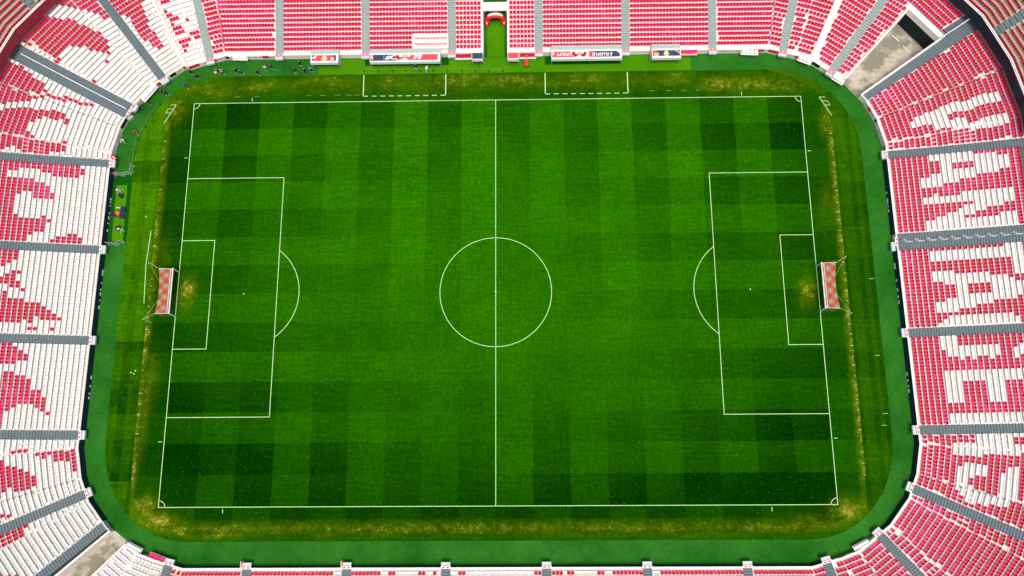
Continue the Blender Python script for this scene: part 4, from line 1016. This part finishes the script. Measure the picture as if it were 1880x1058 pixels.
flightcase(-63.3, 31.4, .45, .4, 'square grey case by the wall beside people in dark clothes', .6, mat('light_grey_case', (.40, .43, .44), .5)).rotation_euler = (0, 0, .9)
t = thing('exercise_ball', 'bright orange ball between navy cases on the light mat', 'ball', (-63.6, 13.95, .013))
b = MB(); n = 20; r = .44
for i in range(n // 2):
    for j in range(n):
        a0, a1 = PI * i / (n // 2), PI * (i + 1) / (n // 2); c0, c1 = 2 * PI * j / n, 2 * PI * (j + 1) / n
        q = [(r * math.sin(a) * math.cos(c), r * math.sin(a) * math.sin(c), r + r * math.cos(a)) for a, c in ((a0, c0), (a1, c0), (a1, c1), (a0, c1))]
        b.poly([p for k, p in enumerate(q) if p not in q[:k]])
b.build('ball_shell', ORANGE, t); m = MB(); m.prism(disc(0, 0, .05, 10), 2 * r - .01, 2 * r + .012); m.build('valve', WHITE, t)
for x, y, lb in ((-63.95, 15.05, 'left of two small white boxes above the orange ball'), (-63.5, 15.0, 'right of two small white boxes above the orange ball')):
    t = thing('white_box', lb, 'box', (x, y, .013)); m = MB(); m.box(-.15, .15, -.09, .09, 0, .16); m.build('box_body', WHITE, t); m = MB(); m.box(-.155, .155, -.095, .095, .16, .19); m.build('box_lid', CREAM, t)
t = thing('camera_rig', 'pink and white camera rig with a thin arm at the lower end of the mat', 'camera rig', (-62.75, 10.95, .013))
m = MB(); m.bar((0, 0, .1), (0, 0, 1.2), .05)
for i in range(3): m.bar((0, 0, .6), (.45 * math.cos(2.1 * i), .45 * math.sin(2.1 * i), 0), .03)
m.build('tripod', WHITE, t); m = MB(); m.bar((-.1, 0, 1.2), (.75, -.05, 1.25), .035); m.build('arm', CREAM, t); m = MB(); m.box(-.28, .12, -.14, .14, 1.12, 1.36); m.build('camera_body', PINKV, t)
t = thing('orange_bucket', 'small orange bucket against the left wall above the barriers', 'bucket', (-64.95, 21.35, .013)); m = MB(); m.prism(disc(0, 0, .2, 16), 0, .3); m.build('bucket_body', ORANGE, t); m = MB(); m.prism(disc(0, 0, .11, 12), .3, .312); m.build('opening', BLACK, t)
t = thing('folded_sign', 'red and white sign board on the wall above the enclosure', 'sign', (-64.9, 23.6, 1.0), -.6); m = MB(); m.box(-.55, .5, -.2, .2, .2, .5); m.build('red_panel', REDV, t); m = MB(); m.box(-.2, .45, -.12, .12, .5, .515); m.build('white_panel', PINKV, t)
t = thing('line_marking_cart', 'small red two handled cart on the turf right of the red shelter', 'cart', (5.35, 40.75, .013))
m = MB(); m.prism([(-.30, -.62), (.30, -.62), (.34, .45), (-.34, .45)], .22, [.55, .55, .70, .70]); m.build('tank', REDV, t)
m = MB(); m.prism([(-.16, .3), (.16, .3), (.16, .42), (-.16, .42)], .7, .8); m.build('lid', CORAL, t)
m = MB()
for s_ in (-1, 1): m.bar((s_ * .25, .4, .6), (s_ * .14, 1.05, .95), .03)
m.bar((-.16, 1.05, .95), (.16, 1.05, .95), .03); m.build('handle', YEL, t)
for x, y in ((-.4, .35), (.4, .35), (-.36, -.5), (.36, -.5)):
    m = MB(); m.bar((x - .05, y, .17), (x + .05, y, .17), .17, n=14); m.build('wheel', BLACK, t)
# ---------------------------------------------------------------- people
def body_mesh(pose):
    """skeleton grown with a Skin modifier; faces -y"""
    V_, E_, R_ = [], [], []
    def v(p, r, parent=None):
        V_.append(p); R_.append(r if isinstance(r, tuple) else (r, r)); i = len(V_) - 1
        if parent is not None: E_.append((parent, i))
        return i
    st, lean, arm = pose['step'], pose['lean'], pose['arm']
    def tilt(p):   # lean forward about the pelvis
        y, z = p[1], p[2] - .95; c, s_ = math.cos(lean), math.sin(lean); return (p[0], y * c - z * s_, .95 + y * s_ + z * c)
    pel = v((0, 0, .95), (.15, .11)); wst = v(tilt((0, 0, 1.10)), (.135, .10), pel); ch = v(tilt((0, .01, 1.32)), (.165, .115), wst)
    nk = v(tilt((0, .01, 1.47)), (.065, .065), ch); hd = v(tilt((0, -.01, 1.58)), (.078, .09), nk); tp = v(tilt((0, -.005, 1.70)), (.07, .085), hd)
    for s_ in (-1, 1):
        hp = v((s_ * .10, 0, .90), (.095, .10), pel); f = st * s_
        kn = v((s_ * .11, -f * .55 - pose['knee'] * .22, .50), .062, hp); an = v((s_ * .11, -f + .04, .09), .042, kn); v((s_ * .13, -f - .14, .045), (.045, .035), an)
        sh = v(tilt((s_ * .20, .01, 1.40)), .058, ch); a = arm if s_ > 0 else pose.get('arm2', -arm)
        el = v(tilt((s_ * .26, -.10 * a, 1.13 + abs(a) * .03)), .043, sh); wr = v(tilt((s_ * .26, -.30 * a - .05, .92 + abs(a) * .14)), .030, el)
        pm = v(tilt((s_ * .26, -.36 * a - .07, .85 + abs(a) * .15)), (.036, .02), wr)
        for q in range(4): v(tilt((s_ * .26 + (q - 1.5) * .02, -.42 * a - .09, .775 + abs(a) * .16 + abs(q - 1.4) * .008)), .0085, pm)
        v(tilt((s_ * .225, -.38 * a - .12, .82 + abs(a) * .15)), .010, pm)
    me = bpy.data.meshes.new('body'); me.from_pydata(V_, E_, []); o = bpy.data.objects.new('tmp', me); COL.objects.link(o)
    sk = o.modifiers.new('s', 'SKIN'); sk.use_smooth_shade = True
    for i, r in enumerate(R_): me.skin_vertices[0].data[i].radius = r
    me.skin_vertices[0].data[0].use_root = True
    sb = o.modifiers.new('b', 'SUBSURF'); sb.levels = 1
    dg = bpy.context.evaluated_depsgraph_get(); out = bpy.data.meshes.new_from_object(o.evaluated_get(dg)); bpy.data.objects.remove(o)
    # face: nose, ears, eyes pushed out of the head surface
    hc = tilt((0, -.01, 1.62))
    for vt in out.vertices:
        d = Vector(vt.co) - Vector(hc)
        if d.length < .14:
            if abs(d.x) < .02 and d.y < -.06 and abs(d.z) < .03: vt.co.y -= .022
            if abs(d.x) > .07 and abs(d.z) < .03: vt.co.x *= 1.12
    return out, tilt
def shell(src, test, off, name):
    """clothing: the part of the body surface chosen by test, pushed outward"""
    src.calc_loop_triangles(); vs_, fs_, mp = [], [], {}
    nr = [v.normal.copy() for v in src.vertices]
    for p in src.polygons:
        if all(test(src.vertices[i].co) for i in p.vertices):
            f = []
            for i in p.vertices:
                if i not in mp: mp[i] = len(vs_); vs_.append(tuple(src.vertices[i].co + nr[i] * off))
                f.append(mp[i])
            fs_.append(f)
    me = bpy.data.meshes.new(name); me.from_pydata(vs_, [], fs_)
    for p in me.polygons: p.use_smooth = True
    return me
POSES = {}
for pn, ps in (('stand', dict(step=.04, lean=0, arm=.15, knee=0)), ('walk', dict(step=.26, lean=.06, arm=.8, knee=.3)), ('hold', dict(step=.08, lean=.03, arm=1.0, arm2=1.0, knee=.05)), ('bend', dict(step=.16, lean=.75, arm=.7, arm2=.6, knee=.5))):
    bd, tl = body_mesh(ps)
    sgn = math.cos(ps['lean']); sn = math.sin(ps['lean'])
    def un(co, sgn=sgn, sn=sn):
        y, z = co.y, co.z - .95; return Vector((co.x, y * sgn + z * sn, .95 - y * sn + z * sgn)) if co.z > .9 else co.copy()
    POSES[pn] = (bd, shell(bd, lambda c, un=un: .86 < un(c).z < 1.47 and c.z > .84 and not (abs(c.x) > .20 and un(c).z < 1.0), .016, 'shirt'),
                 shell(bd, lambda c: .10 < c.z < .99 and abs(c.x) < .215, .014, 'trousers'),
                 shell(bd, lambda c: c.z < .13 and 0 < c.x < .24, .014, 'shoe'), shell(bd, lambda c: c.z < .13 and -.24 < c.x < 0, .014, 'shoe'),
                 shell(bd, lambda c, un=un: un(c).z > 1.56 and (un(c).y > .0 or un(c).z > 1.67), .014, 'hair'))
CL = {'black': (.008, .008, .010), 'navy': (.008, .016, .05), 'blue': (.02, .07, .28), 'white': (.78, .78, .77), 'grey': (.28, .30, .33), 'red': (.70, .01, .02), 'teal': (.01, .10, .12), 'cream': (.75, .56, .34), 'dark': (.02, .02, .025), 'jeans': (.05, .09, .18), 'brown': (.06, .03, .015), 'blond': (.50, .32, .12)}
def cm(c): return mat('cloth_' + c, CL[c], .8, .08, 9)
def person(x, y, pose, rz, shirt, trousers, shoes, hair, label, extra=None):
    t = thing('person', label, 'person', (x, y, .013), rz)
    bd, sh, tr, so_, so2, ha = POSES[pose]
    for nm, me, mt in (('body', bd, SKIN), ('shirt', sh, cm(shirt)), ('trousers', tr, cm(trousers)), ('shoe', so_, cm(shoes)), ('shoe', so2, cm(shoes)), ('hair', ha, cm(hair))):
        o = bpy.data.objects.new(nm, me)
        if not me.materials: me.materials.append(mt)
        COL.objects.link(o); o.parent = t; o.material_slots[0].link = 'OBJECT'; o.material_slots[0].material = mt
    return t
PEOPLE = [
 (-48.6, 39.6, 'hold', .3, 'black', 'grey', 'white', 'blond', 'person in black with blond hair at the left of the group carrying a tan bag'),
 (-47.5, 39.7, 'hold', -.8, 'navy', 'grey', 'white', 'brown', 'person in navy top and grey trousers lifting a tan board'),
 (-45.4, 39.8, 'walk', 1.2, 'black', 'navy', 'white', 'blond', 'person in black with fair hair walking right of the tan board'),
 (-44.6, 39.45, 'walk', 1.4, 'teal', 'teal', 'white', 'dark', 'person in teal tracksuit at the right end of the group'),
 (-41.6, 39.4, 'walk', .5, 'black', 'black', 'white', 'dark', 'lone person in black walking between two groups'),
 (-40.3, 40.2, 'stand', .2, 'white', 'blue', 'white', 'dark', 'person in white top and blue trousers standing beside one in black'),
 (-39.3, 40.4, 'walk', .9, 'black', 'jeans', 'white', 'dark', 'person in black top and jeans beside one in white top'),
 (-34.2, 41.0, 'stand', .4, 'black', 'black', 'white', 'dark', 'person in black nearest the wall left of the small red dugout'),
 (-35.1, 39.7, 'stand', -.3, 'black', 'black', 'white', 'dark', 'leftmost person in black in the group before the small red dugout'),
 (-33.3, 39.6, 'walk', .8, 'navy', 'navy', 'black', 'brown', 'person in navy in the middle of the group before the small red dugout'),
 (-32.3, 39.8, 'walk', 1.0, 'grey', 'black', 'white', 'dark', 'person in grey top at the right of the group before the small red dugout'),
 (-13.9, 40.2, 'stand', .3, 'blue', 'navy', 'white', 'dark', 'person in blue kit standing in front of the left long dugout'),
 (-12.1, 39.55, 'bend', 2.3, 'white', 'white', 'white', 'blond', 'person all in white bending over near the rope posts'),
 (-53.3, 39.6, 'stand', .2, 'black', 'black', 'white', 'dark', 'upper of two people in black under the corner boards'),
 (-52.1, 38.8, 'hold', .4, 'black', 'brown', 'grey', 'dark', 'lower of two people under the corner boards, in brown trousers'),
 (-54.0, 37.1, 'walk', .5, 'blue', 'navy', 'white', 'dark', 'person in blue walking at the edge of the turf corner'),
 (-57.4, 35.7, 'walk', 1.3, 'black', 'black', 'white', 'dark', 'person in black with white shoes near the top left corner seats'),
 (-58.0, 36.0, 'stand', .6, 'dark', 'black', 'grey', 'dark', 'person in dark clothes standing left of one with white shoes'),
 (-60.4, 34.0, 'bend', .5, 'black', 'brown', 'cream', 'brown', 'person in black crouching between the corner seats and rope posts'),
 (-61.5, 32.9, 'walk', .9, 'navy', 'teal', 'black', 'dark', 'person in navy and teal beside the long grey case'),
 (-62.6, 32.0, 'bend', 1.2, 'black', 'navy', 'white', 'dark', 'person in black leaning between the two grey cases'),
 (-61.9, 28.4, 'walk', .6, 'red', 'red', 'white', 'dark', 'person in red clothes walking beside the curved rope line'),
 (-63.9, 26.9, 'hold', .2, 'white', 'dark', 'white', 'brown', 'person in white top holding something dark near the left wall')]
for p in PEOPLE: person(*p)
t = thing('tan_board', 'tan panel held up by a person in navy', 'board', (-47.75, 39.5, 1.05), .2); m = MB(); m.box(-.2, .2, -.03, .03, -.1, .75); m.build('panel', mat('tan_card', (.75, .42, .25), .7), t); m = MB(); m.box(-.21, .21, -.034, .034, -.13, -.1); m.build('edge_strip', WHITE, t)
t = thing('tan_bag', 'round tan bag held by the person at the left of the group', 'bag', (-48.75, 39.3, .95)); m = MB(); m.prism(disc(0, 0, .24, 16), 0, .34); m.build('bag_body', mat('tan_cloth', (.80, .50, .20), .7), t); m = MB(); m.bar((-.12, 0, .36), (.12, 0, .36), .02); m.build('strap', MAROON, t)
